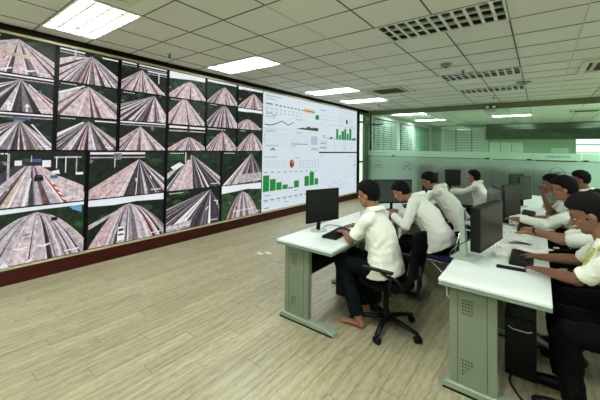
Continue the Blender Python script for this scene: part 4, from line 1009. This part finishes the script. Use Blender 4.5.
# ================================================================ CHAIRS
def office_chair(x, y, rz, label, back_h=.9, arms=True):
    """sitter faces -x; origin on the floor under the hub"""
    t = thing('office_chair', label, 'chair', (x, y, 0), rz, group='black office chairs')
    b = N()
    ell(b, (0, 0, .43), (.25, .245, .06), seg=22, rng=10)
    for v in b.verts: v.co.x = max(-.23, min(.23, v.co.x)); v.co.z = max(.395, v.co.z)
    obj('seat', b, M_FAB, t, smooth=True)
    b = N(); box(b, (-.1, -.08, .36), (.12, .08, .395)); cone(b, (0, 0, .1), (0, 0, .37), .025, .025, 12); cone(b, (0, 0, .08), (0, 0, .16), .045, .035, 14); obj('gas_lift', b, M_BLACK, t)
    # backrest, curved
    b = N(); rows = []
    for i in range(9):
        z = .46+(back_h-.46)*i/8; lean = .2+.05*(i/8)+.015*math.sin(i/8*3.14)
        hw = .21*(1-.25*(abs(i/8-.45)*1.6)**3)
        rows.append([(lean-.03*math.cos(k/6*3.14-1.57)*1.2, -hw+2*hw*k/6, z) for k in range(7)])
    F = [[b.verts.new(V(p)+V((.03, 0, 0))) for p in r] for r in rows]; Bk = [[b.verts.new(V(p)+V((.055, 0, 0))) for p in r] for r in rows]
    for i in range(8):
        for k in range(6):
            b.faces.new((F[i][k], F[i+1][k], F[i+1][k+1], F[i][k+1])); b.faces.new((Bk[i][k], Bk[i][k+1], Bk[i+1][k+1], Bk[i+1][k]))
        b.faces.new((F[i][0], Bk[i][0], Bk[i+1][0], F[i+1][0])); b.faces.new((F[i][6], F[i+1][6], Bk[i+1][6], Bk[i][6]))
    for k in range(6): b.faces.new((F[0][k], F[0][k+1], Bk[0][k+1], Bk[0][k])); b.faces.new((F[8][k], Bk[8][k], Bk[8][k+1], F[8][k+1]))
    bmesh.ops.recalc_face_normals(b, faces=b.faces)
    obj('backrest', b, M_FAB, t, smooth=True)
    b = N(); tube(b, [(.08, 0, .375), (.27, 0, .37), (.29, 0, .46), (.29, 0, .62)], .02, 8); obj('back_bracket', b, M_BLACK, t, smooth=True)
    for s in (-1, 1):
        if arms:
            b = N(); tube(b, [(.12, s*.23, .40), (.13, s*.28, .46), (.14, s*.285, .56), (.06, s*.285, .6)], .014, 8); tube(b, [(.12, s*.285, .58), (.2, s*.285, .56), (.24, s*.25, .48)], .012, 8)
            a = obj('armrest', b, M_BLACK, t, smooth=True)
            b = N(); box(b, (-.1, s*.285-.022, .6), (.16, s*.285+.022, .618)); obj('arm_pad', b, M_BLACK, a, bevel=.008)
    for k in range(5):
        an = 2*math.pi*k/5-.2; d = V((math.cos(an), math.sin(an), 0))
        b = N(); n_ = V((-d.y, d.x, 0))
        ringloft(b, [(V((0, 0, .105)), n_, V((0, 0, 1)), .032, .025), (d*.15+V((0, 0, .098)), n_, V((0, 0, 1)), .026, .02), (d*.3+V((0, 0, .075)), n_, V((0, 0, 1)), .02, .014)], 10)
        lg = obj('base_arm', b, M_BLACK, t, smooth=True)
        b = N()
        for s in (-1, 1):
            c = d*.3+V((0, 0, .03)); nn = V((math.cos(an+1), math.sin(an+1), 0)); cone(b, c+nn*s*.008, c+nn*s*.026, .03, .028, 14)
        cone(b, d*.3+V((0, 0, .03)), d*.3+V((0, 0, .075)), .012, .012, 8)
        obj('caster', b, M_BLACK, lg)
    return t
office_chair(3.65, 3.0, 0, 'black office chair under the nearest man of the left row')
office_chair(5.3, 2.85, -.1, 'black office chair under the nearest man of the right row', back_h=.95)
office_chair(5.25, 3.7, -.1, 'black office chair of the man wearing the watch')
office_chair(5.3, 4.7, 0, 'black office chair of the man in glasses in the right row', back_h=.95)
office_chair(5.25, 5.75, 0, 'black office chair of the man resting his chin on his hand')
office_chair(5.5, 6.7, 0, 'black office chair of the farthest man of the right row')
office_chair(3.88, 7.2, 0, 'black office chair of the farthest man of the left row')
def tube_chair(x, y, rz, label):
    t = thing('visitor_chair', label, 'chair', (x, y, 0), rz, group='chrome-framed blue visitor chairs')
    b = N(); box(b, (-.23, -.22, .43), (.22, .22, .475)); obj('seat', b, M_BLUE, t, bevel=.015)
    b = N(); prism(b, [(.22, -.22, .55), (.29, -.22, .86), (.315, -.22, .86), (.245, -.22, .55)], (0, .44, 0)); obj('backrest', b, M_BLUE, t, bevel=.01)
    for s in (-1, 1):
        b = N(); tube(b, [(-.24, s*.235, .012), (-.235, s*.235, .3), (-.2, s*.235, .42), (.0, s*.235, .43), (.2, s*.235, .42), (.3, s*.235, .86)], .011, 8); obj('side_frame', b, M_CHROME, t, smooth=True)
        b = N(); tube(b, [(.0, s*.235, .42), (.2, s*.235, .25), (.27, s*.235, .012)], .011, 8); obj('rear_leg', b, M_CHROME, t, smooth=True)
    b = N(); tube(b, [(-.238, -.235, .2), (-.238, .235, .2)], .009, 8); tube(b, [(.235, -.235, .15), (.235, .235, .15)], .009, 8); obj('cross_bar', b, M_CHROME, t)
tube_chair(3.82, 4.12, 0, 'chrome-framed chair with blue seat under the second man of left row')
tube_chair(3.86, 5.35, 0, 'chrome-framed blue chair of the third man of the left row')
# pale bag hanging / standing under chair
bg = thing('cloth_bag', 'crumpled pale grey bag on the floor behind the nearest man of the left row', 'bag', (3.68, 3.84, 0))
b = N(); ell(b, (0, 0, .15), (.12, .15, .15), seg=20, rng=14)
for v in b.verts:
    v.co += v.co.normalized()*noise.noise(v.co*9)*.03; v.co.z = max(v.co.z, 0)
obj('body', b, mat('pale_bag_cloth', (118, 124, 112), .9), bg, smooth=True)
b = N(); tube(b, [(-.05, 0, .27), (-.03, 0, .36), (.03, 0, .36), (.05, 0, .27)], .008); obj('strap', b, M_GREY, bg, smooth=True)

# ================================================================ PEOPLE
def person(nm, label, hip, sc, head, hl, hr, el_l=None, el_r=None, sleeve='short', skin=None, trou=None, pitch=.25, hyaw=0, fine=.009, yaw=0, knee=None, feet=None, barefoot=False,
           glasses=False, watch=False, lanyard=False, fist_r=False, trim=False, seed=0, build=1.0, cap_=False, hairlen=1.0, dirh=(-1, 0, -.12)):
    skin = skin or M_SKIN; trou = trou or M_TROU
    t = thing('person', label, 'person', (hip[0], hip[1], 0), group='men in white shirts at the desks')
    hip = V(hip); sc = V(sc); head = V(head); f = V((-math.cos(yaw), -math.sin(yaw), 0)); l = V((0, 0, 1)).cross(f); UP = V((0, 0, 1))
    def W(name, bm, m, parent=t, **k): o = obj(name, bm, m, None, **k); o.parent = parent; o.location = -origin_of(parent); return o
    # --- head frame
    hy = Matrix.Rotation(hyaw, 3, 'Z'); hf0 = hy @ f; hlft = UP.cross(hf0)
    hf = (hf0*math.cos(pitch)-UP*math.sin(pitch)).normalized(); hu = hlft.cross(hf)*-1
    if hu.z < 0: hu = -hu
    HM = Matrix((hf, hlft, hu)).transposed()
    H = lambda x, y, z: head+HM @ V((x, y, z))
    SH = .195*build
    shL, shR = sc+l*SH, sc-l*SH
    body = N()
    ell(body, H(-.012, 0, .03), (.096, .076, .092), HM, 24, 18)        # cranium
    ell(body, H(.012, 0, -.035), (.072, .062, .078), HM, 20, 14)       # face
    ell(body, H(.045, 0, -.088), (.034, .036, .026), HM, 14, 10)       # chin
    ell(body, H(.02, 0, -.07), (.055, .055, .04), HM, 16, 10)          # jaw
    ell(body, H(.066, 0, .018), (.024, .052, .012), HM, 12, 8)         # brow
    for s in (-1, 1):
        ell(body, H(.052, s*.036, -.028), (.025, .022, .02), HM, 10, 8)  # cheek
        ell(body, H(-.008, s*.078, -.012), (.021, .009, .033), HM, 12, 10)  # ear
        ell(body, H(-.002, s*.084, -.004), (.012, .009, .02), HM, 10, 8)
    a, b_ = H(.082, 0, .008), H(.106, 0, -.03); cone(body, a, b_, .007, .013, 10); ell(body, H(.1, 0, -.032), (.015, .017, .011), HM, 10, 8)
    ell(body, H(.083, 0, -.062), (.013, .024, .007), HM, 10, 8)
    # neck and torso
    nb_ = sc+V((0, 0, .035))+f*.01
    cap(body, nb_-UP*.03, H(-.025, 0, -.06), .06, .054, 14)
    spine = [(hip+V((0, 0, .02)), .165, .12), (hip.lerp(sc, .3)+f*-.02, .145, .1), (hip.lerp(sc, .65)+f*-.015, .155, .1), (sc-UP*.07, .165, .088), (sc+UP*.0, .105, .06)]
    ax = (sc-hip).normalized(); fa = l.cross(ax)*1.0
    ringloft(body, [(c, l, fa, w*build, d*build) for c, w, d in spine], 18)
    for s in (shL, shR): cap(body, s-UP*.026, sc.lerp(s, .3)-UP*.01, .042, .05, 12)
    # arms (two-bone IK towards the wrist)
    def arm(S, Wt, pole):
        L1, L2 = .275*build, .25*build; S = V(S); Wt = V(Wt); d = Wt-S; D = d.length
        if D > (L1+L2)*.985: sca = D/((L1+L2)*.985); L1 *= sca; L2 *= sca
        if pole is not None and len(pole) == 3:
            pv = V(pole)-S
        else: pv = V((.2, 0, -1))
        dn = d.normalized(); x = (L1*L1-L2*L2+D*D)/(2*D); h_ = math.sqrt(max(L1*L1-x*x, 0)); pp = (pv-dn*pv.dot(dn)); pp = pp.normalized() if pp.length > 1e-4 else V((0, 0, -1))
        return S+dn*x+pp*h_
    ELB = []
    hands = []
    for side, S, Wt, pole in ((1, shL, V(hl), el_l), (-1, shR, V(hr), el_r)):
        E_ = arm(S, Wt, pole); ELB.append(E_)
        cap(body, S-UP*.008, E_, .039*build, .036*build, 12); cap(body, E_, E_.lerp(Wt, .35), .038*build, .037*build, 12); cap(body, E_.lerp(Wt, .35), Wt, .037*build, .025*build, 12)
        fd = (Wt-E_).normalized()
        hd = V(dirh).normalized(); hd = (hd*.55+V((fd.x, fd.y, fd.z*.3)).normalized()*.45).normalized()
        if fist_r and side == -1: hd = V((-.15, 0, 1)).normalized()
        sd = hd.cross(UP); sd = sd.normalized() if sd.length > .2 else V((0, 1, 0)); sd = sd*side    # towards the thumb
        nrm = sd.cross(hd)*side
        if nrm.z < 0 and not fist_r: nrm = -nrm
        PM = Matrix((hd, sd, nrm)).transposed()
        pc = Wt+hd*.045
        ell(body, pc, (.05, .038, .016), PM, 14, 10)
        cap(body, Wt, Wt+hd*.03, .024, .022, 10)
        for k, (o_, ln) in enumerate(((.029, .066), (.010, .074), (-.009, .07), (-.027, .056))):
            r = .0085-.0005*k; p0 = Wt+hd*(.075-abs(o_)*.25)+sd*o_
            curl = .35+.12*k if not (fist_r and side == -1) else 1.1
            q = p0; ang = curl*.3
            for j, fr in enumerate((.45, .32, .26)):
                dd = hd*math.cos(ang)-nrm*math.sin(ang)+sd*o_*1.5*(1 if j == 0 else .3); q2 = q+dd.normalized()*ln*fr; cap(body, q, q2, r*(1-.06*j), r*(.94-.06*j), 8); q = q2; ang += curl*.75
        tb = Wt+hd*.028+sd*.026; t1 = tb+(hd*.55+sd*.75-nrm*.2).normalized()*.035; t2 = t1+(hd*.9+sd*.25-nrm*.3).normalized()*.028
        cap(body, Wt+hd*.02+sd*.01, tb, .014, .012, 8); cap(body, tb, t1, .0115, .010, 8); cap(body, t1, t2, .0098, .008, 8)
        hands.append((Wt, hd))
    # legs
    kn, ft = [], []
    for i, s in enumerate((1, -1)):
        HJ = hip+l*s*.09
        K = V(knee[i]) if knee else hip+f*.42+l*s*.12+V((0, 0, .0)); K.z = .50 if not knee else K.z
        A = V(feet[i]) if feet else V((K.x+.06*f.x*-1, K.y, .085)); kn.append(K); ft.append(A)
        cap(body, HJ, K, .078, .055, 12); cap(body, K, K.lerp(A, .35), .055, .052, 12); cap(body, K.lerp(A, .35), A, .052, .036, 12)
        toe = A+f*.13; toe.z = .028
        cap(body, A, A+V((0, 0, -.045))-f*.03, .034, .03, 10); cap(body, V((A.x, A.y, .04)), toe, .032, .024, 10)
        if barefoot:
            for k in range(5): cap(body, toe+l*(-.026+.013*k), toe+f*(.045-abs(k-(1 if s < 0 else 3))*.006)+l*(-.03+.015*k)-UP*.012, .011, .010, 8)
            ell(body, V((toe.x, toe.y, .024)), (.05, .04, .022), seg=12, rng=8)
    W('body', fused(body, fine, 2), skin, smooth=True)
    # shirt
    sh = N()
    spine = [(hip+V((0, 0, -.05)), .212, .178), (hip+UP*.06, .19, .155), (hip.lerp(sc, .35)-f*.02, .178, .135), (hip.lerp(sc, .68)-f*.015, .19, .13), (sc-UP*.07, .205, .118), (sc+UP*.0, .165, .085), (sc+UP*.045+f*.01, .075, .068)]
    ringloft(sh, [(c, l, fa, w*build, d*build) for c, w, d in spine], 20)
    for s in (shL, shR): cap(sh, s-UP*.014, sc.lerp(s, .35), .06*build, .066*build, 12)
    for i, (S, E_, Wt) in enumerate(((shL, ELB[0], V(hl)), (shR, ELB[1], V(hr)))):
        if sleeve == 'short':
            e = S.lerp(E_, .82); cone(sh, S.lerp(E_, -.05), e, .059*build, .056*build, 14); cone(sh, S.lerp(E_, .5), e, .056*build, .062*build, 14)
        else:
            cap(sh, S, E_, .06*build, .05*build, 14); e2 = E_.lerp(Wt, .88); cone(sh, E_, e2, .052*build, .040*build, 14); ell(sh, E_, .053*build)
    shirt = W('shirt', fused(sh, .012, 3, wrinkle=.011, wscale=8, seed=seed), M_SHIRT, smooth=True)
    if trim:
        for i, (S, E_) in enumerate(((shL, ELB[0]), (shR, ELB[1]))):
            e = S.lerp(E_, .82); dd = (E_-S).normalized(); x, y = basis(dd); b = N(); ringloft(b, [(e-dd*.012, x, y, .062*build, .062*build), (e+dd*.004, x, y, .063*build, .063*build)], 16, True); W('cuff', b, M_SHIRTC, shirt)
    # collar: tilted stand-and-fall collar round the neck
    cb = N(); cc = nb_+UP*.012; n_ = 20; ring = []
    for k in range(n_+1):
        a_ = math.pi*(.14+1.72*k/n_); dv = hf0*math.cos(a_)+hlft*math.sin(a_)
        dz = -.02*math.cos(a_)
        ring.append([cc+dv*.064+UP*(.042+dz), cc+dv*.073+UP*(.048+dz), cc+dv*.104+UP*(.0+dz*1.6), cc+dv*.09+UP*(-.012+dz*1.6)])
    R_ = [[cb.verts.new(p) for p in r] for r in ring]
    for k in range(n_):
        for j in range(4): cb.faces.new((R_[k][j], R_[k+1][j], R_[k+1][(j+1) % 4], R_[k][(j+1) % 4]))
    cb.faces.new(R_[0]); cb.faces.new(list(reversed(R_[-1]))); bmesh.ops.recalc_face_normals(cb, faces=cb.faces)
    W('collar', cb, M_SHIRT, shirt, smooth=True)
    # trousers
    tr = N(); ringloft(tr, [(hip+UP*.07, l, f, .165*build, .13*build), (hip, l, f, .17*build, .14*build), (hip-UP*.07, l, f, .17, .14)], 18)
    for i, s in enumerate((1, -1)):
        HJ = hip+l*s*.09
        cap(tr, HJ-UP*.015, kn[i], .088, .075, 14); A = ft[i]; cone(tr, kn[i], A.lerp(kn[i], .06), .074, .062, 14)
    W('trousers', fused(tr, .014, 3, wrinkle=.01, wscale=7, seed=seed+5), trou, smooth=True)
    if not barefoot:
        for i in range(2):
            b = N(); A = ft[i]; toe = A+f*.14
            ell(b, V((A.x, A.y, .05))-f*.02, (.06, .045, .05), seg=14, rng=10); cap(b, V((A.x, A.y, .045)), V((toe.x, toe.y, .036)), .046, .036, 12); ell(b, V((toe.x, toe.y, .032))+f*.02, (.05, .042, .03), seg=14, rng=10)
            bb = fused(b, .01, 2)
            for v in bb.verts: v.co.z = max(v.co.z, .003)
            W('shoe', bb, M_SHOE, smooth=True)
    # hair cap
    hb = N(); seg, rg = 40, 28; rows = []
    rnd_ = random.Random(seed)
    def hp(th, ph):
        x, y, z = math.sin(th)*math.cos(ph), math.sin(th)*math.sin(ph), math.cos(th)
        # hairline: forehead in front, above the ears at the sides, nape behind
        K_ = ((-1, -.8), (-.5, -.74), (-.25, -.45), (-.08, -.2), (.12, -.25), (.3, .2), (.6, .36), (1, .42)); line = .42
        for (xa, la), (xb, lb) in zip(K_[:-1], K_[1:]):
            if xa <= x <= xb: line = la+(lb-la)*(x-xa)/(xb-xa); break
        k = 1/(1+math.exp(-(z-line)*14))
        r = .9+(.16+.12*max(0, z))*k*hairlen
        nz = noise.noise(V((x*6, y*6, z*3+seed)))*.055+noise.noise(V((x*17, y*17, z*9+seed)))*.03
        r += nz*k
        fr = .012*k*max(0, x)
        return H(-.014+x*(.1 if x > 0 else .104)*r+fr, y*.082*r, .03+z*(.1 if z > 0 else .125)*r)
    top = hb.verts.new(hp(0, 0)); bot = hb.verts.new(hp(math.pi, 0))
    for i in range(1, rg): rows.append([hb.verts.new(hp(math.pi*i/rg, 2*math.pi*k/seg)) for k in range(seg)])
    for k in range(seg):
        hb.faces.new((top, rows[0][k], rows[0][(k+1) % seg])); hb.faces.new((bot, rows[-1][(k+1) % seg], rows[-1][k]))
        for i in range(rg-2): hb.faces.new((rows[i][k], rows[i+1][k], rows[i+1][(k+1) % seg], rows[i][(k+1) % seg]))
    bmesh.ops.recalc_face_normals(hb, faces=hb.faces)
    W('hair', hb, M_HAIR, smooth=True)
    # face details
    for s in (-1, 1):
        b = N(); ell(b, H(.073, s*.031, -.004), (.008, .013, .007 if pitch < .3 else .004), HM, 10, 8); e = W('eye', b, M_EYE, smooth=True)
        b = N(); ell(b, H(.079, s*.031, -.005), (.004, .006, .005 if pitch < .3 else .003), HM, 8, 6); W('iris', b, M_HAIR, e, smooth=True)
        b = N(); tube(b, [H(.083, s*.014, .021), H(.084, s*.03, .026), H(.074, s*.05, .02)], [.003, .0042, .002], 6); W('eyebrow', b, M_HAIR)
    b = N(); ell(b, H(.091, 0, -.058), (.006, .02, .0045), HM, 10, 6); ell(b, H(.0895, 0, -.066), (.006, .017, .005), HM, 10, 6); W('mouth', b, M_LIP, smooth=True)
    if glasses:
        b = N()
        for s in (-1, 1):
            ctr = [H(.098, s*.033+.022*math.cos(k*.524), -.004+.017*math.sin(k*.524)) for k in range(13)]; tube(b, ctr, .0022, 5)
            tube(b, [H(.096, s*.055, .004), H(.06, s*.076, .004), H(-.005, s*.086, .002)], .0022, 5)
        tube(b, [H(.1, -.011, 0), H(.103, 0, .003), H(.1, .011, 0)], .002, 5); W('eyeglasses', b, M_BLACK)
    if watch:
        Wt, hd = hands[0]; E_ = ELB[0]; dd = (Wt-E_).normalized(); c = Wt-dd*.03; x, y = basis(dd); b = N(); ringloft(b, [(c-dd*.011, x, y, .031, .031), (c+dd*.011, x, y, .03, .03)], 18); w_ = W('watch_strap', b, M_BLACK)
        b = N(); cone(b, c+UP*.028, c+UP*.038, .018, .017, 14); W('watch_face', b, M_SILVER, w_)
    if lanyard:
        b = N()
        for s in (1, -1):
            base_ = [nb_+l*s*.075-f*.03+UP*.035, nb_+l*s*.085+f*.06+UP*.0, sc+l*s*.07+f*.14-UP*.1, hip.lerp(sc, .55)+f*.15+l*s*.01]
            for a, c in zip(base_[:-1], base_[1:]):
                sid = l*.009
                prism(b, [a-sid, a+sid, c+sid, c-sid], f*.004+UP*.003)
        W('lanyard', b, M_YEL)
    return t
person('A', 'man nearest on the left row, short-sleeved white shirt, seen from behind at the near-left monitor',
       (3.65, 2.96, .55), (3.56, 2.97, 1.01), (3.49, 2.95, 1.2), (3.24, 2.98, .80), (3.2, 3.3, .80), el_l=(3.5, 2.6, .7), el_r=(3.5, 3.4, .6), fine=.0055, pitch=.2, knee=((3.28, 2.84, .56), (3.28, 3.1, .56)),
       feet=((3.46, 2.83, .085), (3.42, 3.08, .085)), barefoot=True, glasses=True, trim=True, seed=1, build=1.0, trou=M_TROUG)
person('B', 'second man of the left row bending his head low over the desk, long white sleeves',
       (3.86, 4.12, .56), (3.62, 4.15, 1.03), (3.42, 4.12, 1.11), (3.36, 3.98, .85), (3.3, 4.3, .84), el_l=(3.55, 3.8, .7), fine=.009, pitch=.55, sleeve='long', seed=2, build=1.06)
person('C', 'third man of the left row, leaning forward, half hidden behind the second man',
       (3.86, 5.35, .56), (3.6, 5.35, 1.04), (3.43, 5.38, 1.16), (3.16, 5.3, .82), (3.14, 5.5, .82), fine=.01, pitch=.4, sleeve='long', seed=3, trou=M_TROU)
person('D', 'farthest man of the left row sitting upright and stretching his arms out',
       (3.92, 7.2, .5), (3.84, 7.2, .98), (3.76, 7.2, 1.14), (3.36, 7.1, .85), (3.36, 7.3, .85), fine=.01, pitch=-.05, sleeve='long', seed=4)
person('R1', 'man nearest on the right, short white shirt and yellow lanyard, typing with bowed head',
       (5.28, 2.84, .56), (5.09, 2.86, 1.03), (4.985, 2.9, 1.235), (4.76, 2.99, .80), (4.74, 3.36, .80), el_l=(5.05, 2.55, .7), el_r=(5.0, 3.3, .8), fine=.005, pitch=.42, lanyard=True, seed=5, trim=False, skin=M_SKIN2, build=1.04,
       dirh=(-.9, .45, -.1), knee=((4.86, 2.72, .53), (4.84, 2.98, .53)), feet=((4.9, 2.75, .085), (4.86, 3.02, .085)))
person('R1b', 'man wearing a black wristwatch, mostly hidden behind the nearest man on the right',
       (5.3, 3.55, .56), (5.12, 3.52, 1.0), (5.1, 3.62, 1.2), (4.7, 3.78, .93), (4.68, 3.98, .86), el_l=(4.98, 3.3, .8), fine=.007, pitch=.2, watch=True, seed=6, dirh=(-.8, .5, -.1))
person('R2', 'man in glasses on the right row reaching forward with a long white sleeve',
       (5.22, 4.62, .56), (5.03, 4.6, 1.02), (4.935, 4.6, 1.245), (4.55, 4.5, .89), (4.6, 4.85, .82), el_l=(4.9, 4.3, .7), fine=.008, pitch=.12, sleeve='long', glasses=True, seed=7, hairlen=1.1)
person('R3', 'man on the right row resting his mouth on his raised hand, bare forearm upright',
       (5.2, 5.6, .56), (5.02, 5.6, 1.0), (4.86, 5.6, 1.21), (4.78, 5.3, .82), (4.78, 5.58, 1.06), el_r=(4.72, 5.55, .8), fine=.009, pitch=.1, fist_r=True, seed=8, skin=M_SKIN2)
person('R4', 'farthest man of the right row, turned aside, only head and white collar visible',
       (5.4, 6.65, .56), (5.28, 6.6, 1.02), (5.2, 6.6, 1.235), (4.9, 6.5, .82), (4.9, 6.75, .82), fine=.01, pitch=.1, seed=9, skin=M_SKIN2)
bpy.context.view_layer.update()
